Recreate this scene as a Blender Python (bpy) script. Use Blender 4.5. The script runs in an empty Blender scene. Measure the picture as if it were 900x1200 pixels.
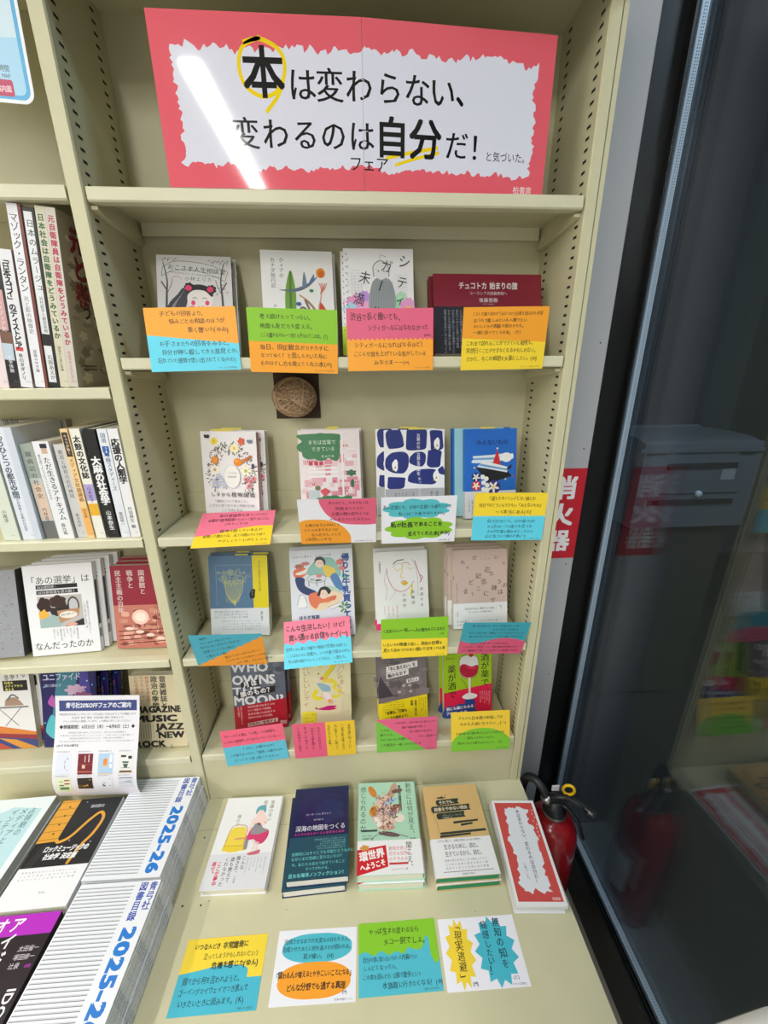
import bpy, math, random
from mathutils import Matrix, Vector
C = bpy.context.scene.collection
SC = bpy.context.scene
rnd = random.Random(7)
R = math.radians

# ------------------------------------------------------------------ camera
cam_d = bpy.data.cameras.new('camera')
cam_d.sensor_fit = 'VERTICAL'; cam_d.sensor_height = 36; cam_d.sensor_width = 27
cam_d.lens = 479.48 / 1200 * 36
cam_d.clip_start = 0.02; cam_d.clip_end = 60
cam = bpy.data.objects.new('camera', cam_d); C.objects.link(cam)
yaw, pit, rol = R(3.5697), R(-19.3362), R(-0.3969)
fw = Vector((math.sin(yaw)*math.cos(pit), math.cos(yaw)*math.cos(pit), math.sin(pit)))
rt = Vector((math.cos(yaw), -math.sin(yaw), 0)); up = rt.cross(fw)
r2 = rt*math.cos(rol) + up*math.sin(rol); u2 = -rt*math.sin(rol) + up*math.cos(rol)
M = Matrix((r2, u2, -fw)).transposed().to_4x4(); M.translation = (0.39624, -0.75635, 1.47093)
cam.matrix_world = M
SC.camera = cam

# ------------------------------------------------------------------ light
w = bpy.data.worlds.new('world'); SC.world = w; w.use_nodes = True
w.node_tree.nodes['Background'].inputs[0].default_value = (0.05, 0.06, 0.08, 1)
w.node_tree.nodes['Background'].inputs[1].default_value = 0.25
SC.view_settings.view_transform = 'Standard'; SC.view_settings.look = 'None'
SC.view_settings.gamma = 1; SC.view_settings.use_curve_mapping = False
SC.view_settings.exposure = -0.06

def area(name, loc, sx, sy, power, col=(1, 0.985, 0.95), rot=(0, 0, 0)):
    d = bpy.data.lights.new(name, 'AREA'); d.shape = 'RECTANGLE'; d.size = sx; d.size_y = sy
    d.energy = power; d.color = col
    o = bpy.data.objects.new(name, d); C.objects.link(o); o.location = loc; o.rotation_euler = rot
    return o
CEIL = 2.6
for lx, ly, p in ((-0.2, -1.93, 24), (-0.2, -3.3, 44), (-1.05, -0.60, 21), (-1.9, -1.6, 24), (-1.9, -3.3, 36)):
    area('ceiling_tube_light', (lx, ly, CEIL - 0.03), 0.08, 1.25, p)
area('outside_fill_light', (2.3, -0.9, 3.2), 0.5, 0.5, 36, (0.7, 0.87, 1))  # unseen bluish fill, added to brighten the outside, drop box and spacer bars

# ------------------------------------------------------------------ materials
def lin(c):
    c /= 255.0
    return c/12.92 if c <= 0.04045 else ((c+0.055)/1.055)**2.4
MATS = {}
def mat(rgb, rough=0.5, metal=0.0, spec=0.5, coat=0.0, kind='plain'):
    key = (tuple(rgb), rough, metal, spec, coat, kind)
    if key in MATS: return MATS[key]
    m = bpy.data.materials.new('paint_%d_%d_%d' % tuple(rgb)); m.use_nodes = True
    nt = m.node_tree; b = nt.nodes['Principled BSDF']
    col = tuple(lin(c) for c in rgb) + (1,)
    b.inputs['Base Color'].default_value = col
    b.inputs['Roughness'].default_value = rough; b.inputs['Metallic'].default_value = metal
    b.inputs['Specular IOR Level'].default_value = spec
    b.inputs['Coat Weight'].default_value = coat; b.inputs['Coat Roughness'].default_value = 0.06
    N, L = nt.nodes.new, nt.links.new
    if kind in ('steel', 'rock', 'twine', 'pages', 'wood'):
        tc = N('ShaderNodeTexCoord'); nz = N('ShaderNodeTexNoise'); mx = N('ShaderNodeMix'); mx.data_type = 'RGBA'
        mp = N('ShaderNodeMapping')
        L(tc.outputs['Object'], mp.inputs[0]); L(mp.outputs[0], nz.inputs['Vector'])
        sc, det, amt = {'steel': (14, 6, 0.07), 'rock': (90, 8, 0.3), 'twine': (160, 4, 0.45), 'pages': (1, 2, 0.12), 'wood': (30, 4, 0.2)}[kind]
        nz.inputs['Scale'].default_value = sc; nz.inputs['Detail'].default_value = det
        if kind == 'pages': mp.inputs['Scale'].default_value = (3, 1800, 3)
        L(nz.outputs['Fac'], mx.inputs[0])
        mx.inputs[6].default_value = tuple(v*(1-amt) for v in col[:3]) + (1,)
        mx.inputs[7].default_value = tuple(min(1, v*(1+amt)) for v in col[:3]) + (1,)
        L(mx.outputs[2], b.inputs['Base Color'])
        if kind in ('twine', 'steel'):
            bp = N('ShaderNodeBump'); bp.inputs['Strength'].default_value = 0.5 if kind == 'twine' else 0.04
            bp.inputs['Distance'].default_value = 0.002
            n2 = N('ShaderNodeTexNoise'); n2.inputs['Scale'].default_value = 260
            L(tc.outputs['Object'], n2.inputs['Vector']); L(n2.outputs['Fac'], bp.inputs['Height']); L(bp.outputs[0], b.inputs['Normal'])
    MATS[key] = m
    return m
STEEL = mat((205, 200, 166), 0.42, kind='steel')
STEEL2 = mat((213, 209, 180), 0.40, kind='steel')
SLOT = mat((24, 22, 18), 0.8)
BLACK = mat((10, 11, 13), 0.35)
PAGES = mat((226, 222, 205), 0.75, kind='pages')
WHITE = (236, 236, 238)
K = (22, 22, 24)

# ------------------------------------------------------------------ mesh builder
class MB:
    def __init__(s): s.v = []; s.f = []; s.m = []; s.mi = []; s.sm = []
    def mid(s, m):
        if m not in s.m: s.m.append(m)
        return s.m.index(m)
    def poly(s, pts, m, smooth=False):
        n = len(s.v); s.v += [tuple(p) for p in pts]; s.f.append(tuple(range(n, n+len(pts)))); s.mi.append(s.mid(m)); s.sm.append(smooth)
    def box(s, a, b, m):
        x0, y0, z0 = a; x1, y1, z1 = b; n = len(s.v)
        s.v += [(x0,y0,z0),(x1,y0,z0),(x1,y1,z0),(x0,y1,z0),(x0,y0,z1),(x1,y0,z1),(x1,y1,z1),(x0,y1,z1)]
        for f in ((0,3,2,1),(4,5,6,7),(0,1,5,4),(1,2,6,5),(2,3,7,6),(3,0,4,7)):
            s.f.append(tuple(n+i for i in f)); s.mi.append(s.mid(m)); s.sm.append(False)
    def prism(s, prof, a, b, m, axis='x', smooth=False):
        """closed 2-D profile swept from a to b along an axis"""
        def P(p, t):
            return {'x': (t, p[0], p[1]), 'y': (p[0], t, p[1]), 'z': (p[0], p[1], t)}[axis]
        n = len(prof); o = len(s.v); k = s.mid(m)
        s.v += [P(p, a) for p in prof] + [P(p, b) for p in prof]
        for i in range(n):
            j = (i+1) % n; s.f.append((o+i, o+j, o+n+j, o+n+i)); s.mi.append(k); s.sm.append(smooth)
        s.f.append(tuple(o+i for i in reversed(range(n)))); s.mi.append(k); s.sm.append(False)
        s.f.append(tuple(o+n+i for i in range(n))); s.mi.append(k); s.sm.append(False)
    def lathe(s, prof, c, m, n=32, axis='z'):
        o = len(s.v); k = s.mid(m)
        for r, h in prof:
            for i in range(n):
                a = 2*math.pi*i/n; p = (r*math.cos(a), r*math.sin(a), h)
                if axis == 'y': p = (p[0], p[2], p[1])
                if axis == 'x': p = (p[2], p[0], p[1])
                s.v.append((c[0]+p[0], c[1]+p[1], c[2]+p[2]))
        for j in range(len(prof)-1):
            for i in range(n):
                i2 = (i+1) % n
                s.f.append((o+j*n+i, o+j*n+i2, o+(j+1)*n+i2, o+(j+1)*n+i)); s.mi.append(k); s.sm.append(True)
    def tube(s, pts, r, m, n=10, closed=False):
        pts = [Vector(p) for p in pts]; o = len(s.v); k = s.mid(m); L = len(pts)
        ref = None
        for i, p in enumerate(pts):
            d = (pts[(i+1) % L] - pts[i-1]) if closed else (pts[min(i+1, L-1)] - pts[max(i-1, 0)])
            d.normalize()
            if ref is None: ref = d.orthogonal()
            ref = (ref - d*ref.dot(d)).normalized(); q = d.cross(ref)
            rr = r[i] if isinstance(r, (list, tuple)) else r
            for j in range(n):
                a = 2*math.pi*j/n; s.v.append(tuple(p + ref*math.cos(a)*rr + q*math.sin(a)*rr))
        for i in range(L if closed else L-1):
            i2 = (i+1) % L
            for j in range(n):
                j2 = (j+1) % n
                s.f.append((o+i*n+j, o+i*n+j2, o+i2*n+j2, o+i2*n+j)); s.mi.append(k); s.sm.append(True)
        if not closed:
            s.f.append(tuple(o+j for j in reversed(range(n)))); s.mi.append(k); s.sm.append(False)
            s.f.append(tuple(o+(L-1)*n+j for j in range(n))); s.mi.append(k); s.sm.append(False)
    def build(s, name, parent=None, bevel=0):
        me = bpy.data.meshes.new(name); me.from_pydata(s.v, [], s.f)
        for m in s.m: me.materials.append(m)
        me.polygons.foreach_set('material_index', s.mi); me.polygons.foreach_set('use_smooth', s.sm); me.update()
        o = bpy.data.objects.new(name, me); C.objects.link(o)
        if parent: o.parent = parent
        if bevel:
            b = o.modifiers.new('edge', 'BEVEL'); b.width = bevel; b.segments = 2; b.limit_method = 'ANGLE'; b.angle_limit = R(50)
        return o

def tag(o, label=None, cat=None, group=None, kind=None):
    if label: o['label'] = label
    if cat: o['category'] = cat
    if group: o['group'] = group
    if kind: o['kind'] = kind
    return o
def thing(name, label, cat, group=None, loc=(0, 0, 0)):
    o = bpy.data.objects.new(name, None); C.objects.link(o); o.location = loc; o.empty_display_size = 0.05
    return tag(o, label, cat, group)
def dup(root, label=None, group=None):
    r = root.copy(); C.objects.link(r)
    if label: r['label'] = label
    if group: r['group'] = group
    for ch in list(root.children):
        c = ch.copy(); C.objects.link(c); c.parent = r
        for g in ch.children:
            d = g.copy(); C.objects.link(d); d.parent = c
    return r

# ------------------------------------------------------------------ lettering and printed artwork (mm on a flat face)
_fc = bpy.data.curves.new('glyph', 'FONT'); _fc.size = 1; _fc.resolution_u = 2
_fo = bpy.data.objects.new('glyph', _fc)
GL = {}
def glyph(ch, wt):
    k = (ch, wt)
    if k not in GL:
        _fc.body = ch
        me = bpy.data.meshes.new_from_object(_fo)
        vs = [(v.co.x, v.co.y, 0) for v in me.vertices]; fs = [tuple(p.vertices) for p in me.polygons]
        bpy.data.meshes.remove(me)
        x1 = max((v[0] for v in vs), default=0.3)
        if wt > 0:
            h = wt; sh = ((-h, 0), (h, 0)) if wt < 0.02 else ((-h, -h), (h, -h), (h, h), (-h, h))
            n = len(vs); vs0, fs0 = vs, fs; vs, fs = [], []
            for i, (dx, dy) in enumerate(sh):
                vs += [(a+dx, b+dy, i*0.005) for a, b, _ in vs0]; fs += [tuple(v+i*n for v in f) for f in fs0]
        GL[k] = (vs, fs, x1)
    return GL[k]
SMALLK = set('ぁぃぅぇぉっゃゅょァィゥェォッャュョ')
TURN = set('ー―—～〜「」『』（）()…・-:：＝')
def cr(pts, n=6, closed=False):
    out = []; L = len(pts)
    rng = range(L) if closed else range(L-1)
    for i in rng:
        if closed: p0, p1, p2, p3 = pts[i-1], pts[i], pts[(i+1) % L], pts[(i+2) % L]
        else: p0, p1, p2, p3 = pts[max(i-1, 0)], pts[i], pts[i+1], pts[min(i+2, L-1)]
        for j in range(n):
            t = j/n
            out.append(tuple(0.5*((2*p1[k]) + (-p0[k]+p2[k])*t + (2*p0[k]-5*p1[k]+4*p2[k]-p3[k])*t*t + (-p0[k]+3*p1[k]-3*p2[k]+p3[k])*t**3) for k in range(len(p1))))
    if not closed: out.append(tuple(pts[-1]))
    return out
class Art:
    def __init__(s, mb, fn, rough=0.45, coat=0.0, base=0):
        s.mb = mb; s.fn = fn; s.rough = rough; s.coat = coat; s.n = base; s.step = 0.022; s.c = 0
    def M(s, c): return mat(c, s.rough, coat=s.coat)
    def mic(s):
        s.c = (s.c+1) % 15; return s.c*0.0013
    def p(s, pts, c, d=None):
        if d is None: s.n += 1; d = s.n
        h = d*s.step+s.mic()
        s.mb.poly([s.fn(x, y, h) for x, y in pts], s.M(c))
    def r(s, x0, y0, x1, y1, c): s.p([(x0, y0), (x1, y0), (x1, y1), (x0, y1)], c)
    def e(s, cx, cy, rx, ry, c, n=28, rot=0):
        ca, sa = math.cos(R(rot)), math.sin(R(rot))
        s.p([(cx+rx*math.cos(a)*ca-ry*math.sin(a)*sa, cy+rx*math.cos(a)*sa+ry*math.sin(a)*ca) for a in (2*math.pi*i/n for i in range(n))], c)
    def blob(s, cx, cy, rx, ry, c, bumps=7, amp=0.1, n=96, ph=0, pw=1):
        pts = []
        for i in range(n):
            a = 2*math.pi*i/n; q = 1 + amp*(abs(math.sin(bumps*a/2+ph))**pw*2-1)
            pts.append((cx+rx*q*math.cos(a), cy+ry*q*math.sin(a)))
        s.p(pts, c)
    def l(s, pts, wd, c, closed=False, same=False):
        if not same: s.n += 1
        d = s.n*s.step+s.mic(); m = s.M(c); L = len(pts); A = []; B = []
        for i in range(L):
            a = pts[(i-1) if closed else max(i-1, 0)]; b = pts[(i+1) % L if closed else min(i+1, L-1)]
            dx, dy = b[0]-a[0], b[1]-a[1]; q = math.hypot(dx, dy) or 1
            ww = wd[i] if isinstance(wd, (list, tuple)) else wd
            A.append((pts[i][0]-dy/q*ww/2, pts[i][1]+dx/q*ww/2)); B.append((pts[i][0]+dy/q*ww/2, pts[i][1]-dx/q*ww/2))
        for i in range(L if closed else L-1):
            j = (i+1) % L
            s.mb.poly([s.fn(x, y, d) for x, y in (A[i], B[i], B[j], A[j])], m)
    def t(s, txt, x, y, size, c=K, wt=0.0, vert=False, al='l', fit=None, sx=1.0, jit=0.0, gap=0.0, rot=0, slant=0.0, sy=1.0):
        """one line of lettering; x,y = baseline start, or column centre and top for vertical writing"""
        d = (s.n+1)*s.step+0.001; m = s.M(c); k = s.mb.mid(m)
        items = []; pos = 0.0
        for ch in txt:
            if ch == ' ': pos += 0.45+gap; continue
            vs, fs, x1 = glyph(ch, wt)
            adv = 1.0 if ord(ch) > 0x2e80 else (x1+0.07)
            if vert: adv = 1.0
            sc = 1.0
            if jit: sc = (0.86 if 0x3040 <= ord(ch) <= 0x30ff else 1.0)*(1+jit*rnd.uniform(-0.1, 0.08))
            items.append((ch, pos, vs, fs, sc, x1)); pos += adv*(sc if jit else 1)+gap
        if fit: size_a = fit/max(pos, 0.1); 
        else: size_a = size
        q = size_a/size
        if fit and q > 1 and txt.isascii(): sx = sx*q
        tot = pos*size*q
        off = {'l': 0, 'c': -tot/2, 'r': -tot}[al]
        ca, sa = math.cos(R(rot)), math.sin(R(rot))
        for ch, ps, vs, fs, sc, x1 in items:
            ja = R(rnd.uniform(-7, 7)*jit); jx = rnd.uniform(-0.04, 0.04)*jit; jy = rnd.uniform(-0.06, 0.06)*jit
            o = len(s.mb.v); cj, sj = math.cos(ja), math.sin(ja)
            for gx, gy, gz in vs:
                gx, gy = (gx-0.5)*sc, (gy-0.38)*sc
                gx, gy = gx*cj-gy*sj+jx, gx*sj+gy*cj+jy
                gx += gy*slant
                if vert:
                    if ch in TURN: gx, gy = gy, -gx
                    if ch in '、。': gx += 0.55; gy += 0.55
                    if ch in SMALLK: gx += 0.1; gy += 0.08
                    if ord(ch) < 0x2e80 and ch not in TURN: gx += 0.5-x1/2
                    X = gx*size*sx; Y = -(ps+0.5)*size*q + gy*size*sy
                else:
                    X = (ps*q+0.5+gx if ord(ch) > 0x2e80 else ps*q+0.5*sc+gx)*size*sx if not fit else (ps+0.5*sc)*size*q+gx*size*(sx if txt.isascii() and q > 1 else min(sx, q*1.02))
                    Y = (gy+0.38)*size*sy
                    X += off
                s.mb.v.append(s.fn(x+X*ca-Y*sa, y+X*sa+Y*ca, d+gz))
            for f in fs: s.mb.f.append(tuple(o+i for i in f)); s.mb.mi.append(k); s.mb.sm.append(False)
    def col(s, txts, x, y, size, dx, **kw):
        for i, q in enumerate(txts): s.t(q, x-i*dx, y, size, vert=True, **kw)
    def rows(s, txts, x, y, size, dy, **kw):
        for i, q in enumerate(txts): s.t(q, x, y-i*dy, size, **kw)
def front(h0=0.0, wrap=0.0):
    return lambda u, v, d: (u/1000, -(h0+d)/1000, v/1000)
def jag(x0, y0, x1, y1, amp, step, sd=1):
    """outline of a torn paper patch"""
    q = random.Random(sd); pts = []
    def run(a, b):
        L = math.hypot(b[0]-a[0], b[1]-a[1]); n = max(2, int(L/step)); nx, ny = -(b[1]-a[1])/L, (b[0]-a[0])/L; drift = 0
        for i in range(n):
            t = (i + q.uniform(-.35, .35))/n; drift = drift*0.7+q.uniform(-amp, amp)*0.6; o = drift+q.uniform(-amp, amp)*0.55
            pts.append((a[0]+(b[0]-a[0])*t+nx*o, a[1]+(b[1]-a[1])*t+ny*o))
    run((x0, y0), (x1, y0)); run((x1, y0), (x1, y1)); run((x1, y1), (x0, y1)); run((x0, y1), (x0, y0))
    return pts

def place(o, X, Y, z, lean=0, yaw=0, roll=0, t=0.0):
    m = Matrix.Rotation(R(yaw), 4, 'Z') @ Matrix.Rotation(R(-lean), 4, 'X') @ Matrix.Rotation(R(roll), 4, 'Y')
    m = Matrix.Translation((X, Y, z + t*math.sin(R(lean)) + 0.0003)) @ m
    o.matrix_world = m
    return o

# ------------------------------------------------------------------ dimensions of the bookcase (metres)
W = 0.7694; D = 0.1613
Z1, Z2, Z3, Z4, Z5, ZC = 1.7284, 1.4901, 1.1633, 0.8784, 0.6004, 0.45
ZB = 1.443
# ------------------------------------------------------------------ the room (setting)
def struct(name, mb, **kw):
    o = mb.build(name, **kw); o['kind'] = 'structure'; return o
m = MB(); m.box((-3.5, -4.6, -0.05), (1.0, 0.2, 0.0), mat((186, 184, 178), 0.5)); struct('floor', m)
m = MB(); m.box((-3.5, -4.6, CEIL), (1.0, 0.2, CEIL+0.05), mat((225, 225, 220), 0.7)); struct('ceiling', m)
m = MB(); m.box((-3.5, 0.168, 0), (0.80, 0.2, CEIL), mat((190, 188, 180), 0.7)); struct('wall_back', m)
m = MB(); m.box((-3.5, -4.65, 0), (1.0, -4.6, CEIL), mat((214, 212, 206), 0.7)); struct('wall_front', m)
m = MB(); m.box((-3.55, -4.6, 0), (-3.5, 0.2, CEIL), mat((190, 188, 180), 0.7)); struct('wall_left', m)
# grey pilaster panel between bookcase and window
m = MB(); m.box((0.80, 0.167, 0), (0.942, 0.2, CEIL), mat((176, 176, 180), 0.45))
for z in (1.02-0.03, 1.52, 1.29, 0.64): 
    m.lathe([(0, -0.0006), (0.0016, -0.0006), (0.0018, 0)], (0.925, 0.1668, z), BLACK, 10, 'y')
struct('wall_back_panel', m)
# window: black frame, double pane, perforated spacer bar
m = MB()
m.box((0.942, 0.166, 0), (1.03, 0.2, CEIL), BLACK)
m.box((0.985, -2.4, 0.0), (1.03, 0.166, 0.142), BLACK)
m.box((0.992, 0.150, 0.142), (0.9965, 0.166, CEIL), BLACK)
m.box((0.992, -2.4, 0.138), (0.9965, 0.166, 0.147), BLACK)
struct('window_1_frame', m)
gm = bpy.data.materials.new('window_glass'); gm.use_nodes = True
nt = gm.node_tree; nt.nodes.clear(); N, L = nt.nodes.new, nt.links.new
out = N('ShaderNodeOutputMaterial'); mx = N('ShaderNodeMixShader'); tr = N('ShaderNodeBsdfTransparent'); gl = N('ShaderNodeBsdfGlossy'); geo = N('ShaderNodeNewGeometry')
gl.inputs['Roughness'].default_value = 0.0; gl.inputs[0].default_value = (0.9, 0.95, 1, 1)
tr.inputs[0].default_value = (0.93, 0.95, 0.96, 1)
# the reflectance of a glass surface rises towards grazing incidence (Schlick)
dot = N('ShaderNodeVectorMath'); dot.operation = 'DOT_PRODUCT'; L(geo.outputs['Normal'], dot.inputs[0]); L(geo.outputs['Incoming'], dot.inputs[1])
def mth(op, a, b=None):
    n = N('ShaderNodeMath'); n.operation = op
    for i, q in enumerate((a, b)):
        if q is None: continue
        if isinstance(q, (int, float)): n.inputs[i].default_value = q
        else: L(q, n.inputs[i])
    return n.outputs[0]
c1 = mth('ABSOLUTE', dot.outputs['Value']); c1 = mth('POWER', mth('SUBTRACT', 1.0, c1), 5.0)
fac = mth('ADD', mth('MULTIPLY', c1, 1.0), 0.045)
L(fac, mx.inputs[0]); L(tr.outputs[0], mx.inputs[1]); L(gl.outputs[0], mx.inputs[2]); L(mx.outputs[0], out.inputs[0])
m = MB(); m.box((0.9975, -2.4, 0.142), (1.0025, 0.166, CEIL), gm)
m.box((1.0165, -2.4, 0.142), (1.0215, 0.166, CEIL), gm)
struct('window_1', m)
AL = mat((214, 228, 244), 0.3, metal=0.1)
m = MB(); m.box((1.003, 0.151, 0.152), (1.016, 0.165, CEIL), AL); m.box((1.003, -2.4, 0.143), (1.016, 0.165, 0.156), AL)
z = 0.16
for i in range(480):
    for y in (0.1545, 0.1615): pass
    m.poly([(1.0026, 0.1555, z), (1.0026, 0.1575, z), (1.0026, 0.1575, z+0.0018), (1.0026, 0.1555, z+0.0018)], SLOT)
    m.poly([(1.0075, 0.1508, z), (1.0092, 0.1508, z), (1.0092, 0.1508, z+0.0018), (1.0075, 0.1508, z+0.0018)], SLOT)
    m.poly([(1.0115, 0.1508, z), (1.0130, 0.1508, z), (1.0130, 0.1508, z+0.0018), (1.0115, 0.1508, z+0.0018)], SLOT)
    z += 0.0045
for i in range(300):
    y = 0.14 - i*0.0045
    m.poly([(1.0075, y, 0.1562), (1.0092, y, 0.1562), (1.0092, y+0.0018, 0.1562), (1.0075, y+0.0018, 0.1562)], SLOT)
    m.poly([(1.0115, y, 0.1562), (1.0130, y, 0.1562), (1.0130, y+0.0018, 0.1562), (1.0115, y+0.0018, 0.1562)], SLOT)
struct('trim_1', m)
# outside, at night
m = MB(); m.box((1.03, -4, -0.1), (6, 6, -0.02), mat((34, 35, 35), 0.8)); tag(m.build('pavement'), kind='structure')
m = MB(); m.box((1.03, 2.2, -0.02), (6, 2.3, 4), mat((60, 64, 70), 0.8)); m.box((4.2, -4, -0.02), (4.3, 2.2, 4), mat((50, 53, 57), 0.8))
for x in (1.5, 2.1, 2.9): m.box((x, 2.14, -0.02), (x+0.25, 2.2, 4), mat((76, 80, 88), 0.7))
tag(m.build('wall_outside'), kind='structure')
# drop box on the pavement
t = thing('drop_box', 'grey metal drop box with two slots outside the dark window', 'box', None, (1.45, 0.7, 0))
G1 = mat((98, 104, 112), 0.4); G2 = mat((40, 42, 46), 0.5)
m = MB()
prof = cr([(0.0, 0.86), (0.0, 1.17), (0.02, 1.2), (0.10, 1.215), (0.3, 1.215), (0.33, 1.19), (0.33, 0.86)], 5)
m.prism(prof, 0.02, 0.49, G1, 'x')
m.build('body', t, bevel=0.004)
m = MB(); m.box((0.0, -0.008, 1.165), (0.49, 0.0, 1.178), G1); m.box((0.03, -0.0085, 1.158), (0.10, -0.001, 1.163), G2); m.box((0.40, -0.0085, 1.158), (0.46, -0.001, 1.163), G2); m.build('lid_edge', t)
for z, a, b in ((1.10, 0.12, 0.40), (0.955, 0.07, 0.42)):
    m = MB(); m.box((a, -0.006, z), (b, -0.0005, z+0.022), G2); m.build('slot', t)
m = MB(); m.lathe([(0, -0.012), (0.011, -0.012), (0.013, -0.001)], (0.27, 0, 1.0), AL, 20, 'y'); m.box((0.11, -0.004, 0.999), (0.43, -0.0005, 1.003), G2); m.build('lock', t)
m = MB(); m.box((0.345, -0.003, 1.055), (0.40, -0.0005, 1.10), mat((150, 154, 160))); m.build('sticker', t)
m = MB(); m.box((0.05, 0.03, 0), (0.46, 0.30, 0.86), mat((52, 50, 48), 0.7)); m.build('pedestal', t)

# fire extinguisher sign on the grey panel
m = MB(); m.box((0.845, 0.1655, 1.0085), (0.9415, 0.1668, 1.2435), mat((196, 32, 48), 0.4))
a = Art(m, lambda u, v, d: (0.845+u/1000, 0.1655-d/1000, 1.0085+v/1000))
a.t('消火器', 45, 222, 69, (238, 234, 236), wt=0.03, vert=True, sx=1.0, sy=0.88)
tag(m.build('extinguisher_sign'), 'red sign with white vertical lettering on the grey wall panel', 'sign')

# ------------------------------------------------------------------ bookcases
def upright(x0, x1, inner):
    m = MB(); c = 0.003
    m.prism([(x0+c*0.6, 0), (x1-c*0.6, 0), (x1, c), (x1, D), (x0, D), (x0, c)], ZC if inner else 0, 2.06, STEEL, 'z')
    return m
def slots(m, x, sgn, z0, z1):
    z = z0
    while z < z1:
        for y in (0.0225, 0.1315):
            xx = x + sgn*0.0003
            m.poly([(xx, y-0.0056, z), (xx, y+0.0056, z), (xx, y+0.0056, z+0.0041), (xx, y-0.0056, z+0.0041)], SLOT)
        z += 0.0148
def shelf_mesh(x0, x1, z, rear=0.045):
    m = MB(); e = 0.0015; h = 0.019
    m.prism([(e, z), (0.020, z), (0.020, z-h), (e*1.5, z-h), (0, z-h+e*1.5), (0, z-e)], x0, x1, STEEL2, 'x')
    m.box((x0, 0.020, z-0.004), (x1, D-0.003, z), STEEL)
    m.box((x0, 0.020, z-h), (x0+0.003, D-0.003, z-0.004), STEEL); m.box((x1-0.003, 0.020, z-h), (x1, D-0.003, z-0.004), STEEL)
    if rear > 0: m.box((x0, D-0.003, z-h), (x1, D-0.0005, z+rear), STEEL)
    return m
bay = thing('bookcase', 'cream steel bookcase holding the handwritten review card display', 'bookcase', None, (0, 0, 0))
m = upright(-0.0235, 0, True); slots(m, 0, 1, 0.49, 2.0); m.build('side_panel', bay)
m = upright(W, W+0.0185, True); slots(m, W, -1, 0.49, 2.0); m.build('side_panel', bay)
m = MB(); m.prism([(W+0.0195, 0.002), (W+0.027, 0.002), (W+0.0275, 0.004), (W+0.0275, D), (W+0.0195, D)], ZC, 2.06, STEEL, 'z'); m.build('end_panel', bay)
m = MB(); m.box((0, D, ZC), (W, D+0.003, 2.06), STEEL); m.build('back_panel', bay)
m = MB(); m.box((-0.0235, -0.0135, 1.962), (W+0.0275, -0.0005, 2.07), STEEL2); m.build('shade_header', bay)  # unseen board above the view, added to shade the top compartment
m = MB(); m.box((0, 0.0, 2.015), (W, D, 2.06), STEEL); m.build('top_board', bay)
for z, rear in ((Z1, 0.0), (Z2, 0.0), (Z3, 0.045), (Z4, 0.066), (Z5, 0.078)):
    s = shelf_mesh(0.004, W-0.004, z, rear).build('shelf', bay)
    if rear == 0:
        m = MB(); m.box((0.012, D-0.014, z-0.025), (W-0.012, D-0.010, z-0.004), STEEL2); m.build('rear_rail', s)
    for x in (0.0005, W-0.0105):
        m = MB(); m.prism([(0.012, z-0.021), (D-0.02, z-0.021), (D-0.006, z-0.036), (D-0.014, z-0.042), (0.03, z-0.030), (0.012, z-0.026)], x, x+0.010, STEEL, 'x'); m.build('bracket', s)
m = MB(); m.box((0.001, 0.004, ZC+0.0005), (W-0.001, 0.010, Z5-0.0195), STEEL); m.build('fascia_panel', bay)

lbay = thing('bookcase', 'neighbouring steel bookcase full of spines beside the card display', 'bookcase', None, (-0.95, 0, 0))
def lb(m, name): 
    for i, v in enumerate(m.v): m.v[i] = (v[0]+0.95, v[1], v[2])
    return m.build(name, lbay)
m = MB(); m.box((-0.90, D, ZC), (-0.0236, D+0.003, 2.06), STEEL); lb(m, 'back_panel')
m = MB(); m.box((-0.90, 0.0, 2.015), (-0.0236, D, 2.06), STEEL); lb(m, 'top_board')
m = upright(-0.923, -0.9, True); lb(m, 'side_panel')
m = MB(); m.box((-0.923, -0.0135, 1.962), (-0.0240, -0.0005, 2.07), STEEL2); lb(m, 'shade_header')  # same added board here, out of view, darkening this bay's top compartment
for z, rear in ((1.7295, 0), (ZB, 0), (1.1630, 0.03), (0.8785, 0.03), (0.5975, 0.03)):
    lb(shelf_mesh(-0.899, -0.0255, z, rear), 'shelf')
m = MB(); m.box((-0.899, 0.004, ZC+0.0005), (-0.0236, 0.010, 0.578), STEEL); lb(m, 'fascia_panel')

def counter(name, label, x0, x1, ox):
    t = thing(name, label, 'counter', None, (ox, 0, 0))
    m = MB(); e = 0.002
    m.prism([(-0.0705, ZC), (0.004, ZC), (0.004, ZC-0.02), (-0.0705, ZC-0.02)], x0-ox, x1-ox, STEEL, 'x'); m.build('rear_plate', t)
    m = MB(); m.prism([(-0.62+e, ZC), (-0.0714, ZC), (-0.0714, ZC-0.02), (-0.62, ZC-0.02), (-0.62, ZC-e)], x0-ox, x1-ox, STEEL, 'x')
    if x1 > 0.5:
        for hx, hy, r in ((0.0174, -0.0875, 0.0018), (0.0171, -0.2153, 0.002), (0.0538, -0.2164, 0.0018), (0.068, -0.2104, 0.001), (0.2281, -0.2352, 0.0008), (0.6036, -0.2634, 0.0009), (0.755, -0.09, 0.0016)):
            m.poly([(hx-ox+r*math.cos(i*0.628), hy+r*math.sin(i*0.628), ZC+0.0002) for i in range(10)], SLOT)
    m.build('top_plate', t)
    m = MB(); m.box((x0-ox+0.003, -0.60, 0.0), (x1-ox-0.003, 0.16, ZC-0.02), STEEL); m.build('cabinet', t)
counter('display_counter', 'cream steel display counter below the card shelves', -0.011, W+0.0268, 0)
counter('display_counter', 'cream steel display counter carrying the blue lettered catalogue stacks', -0.90, -0.0122, -0.9)

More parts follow.
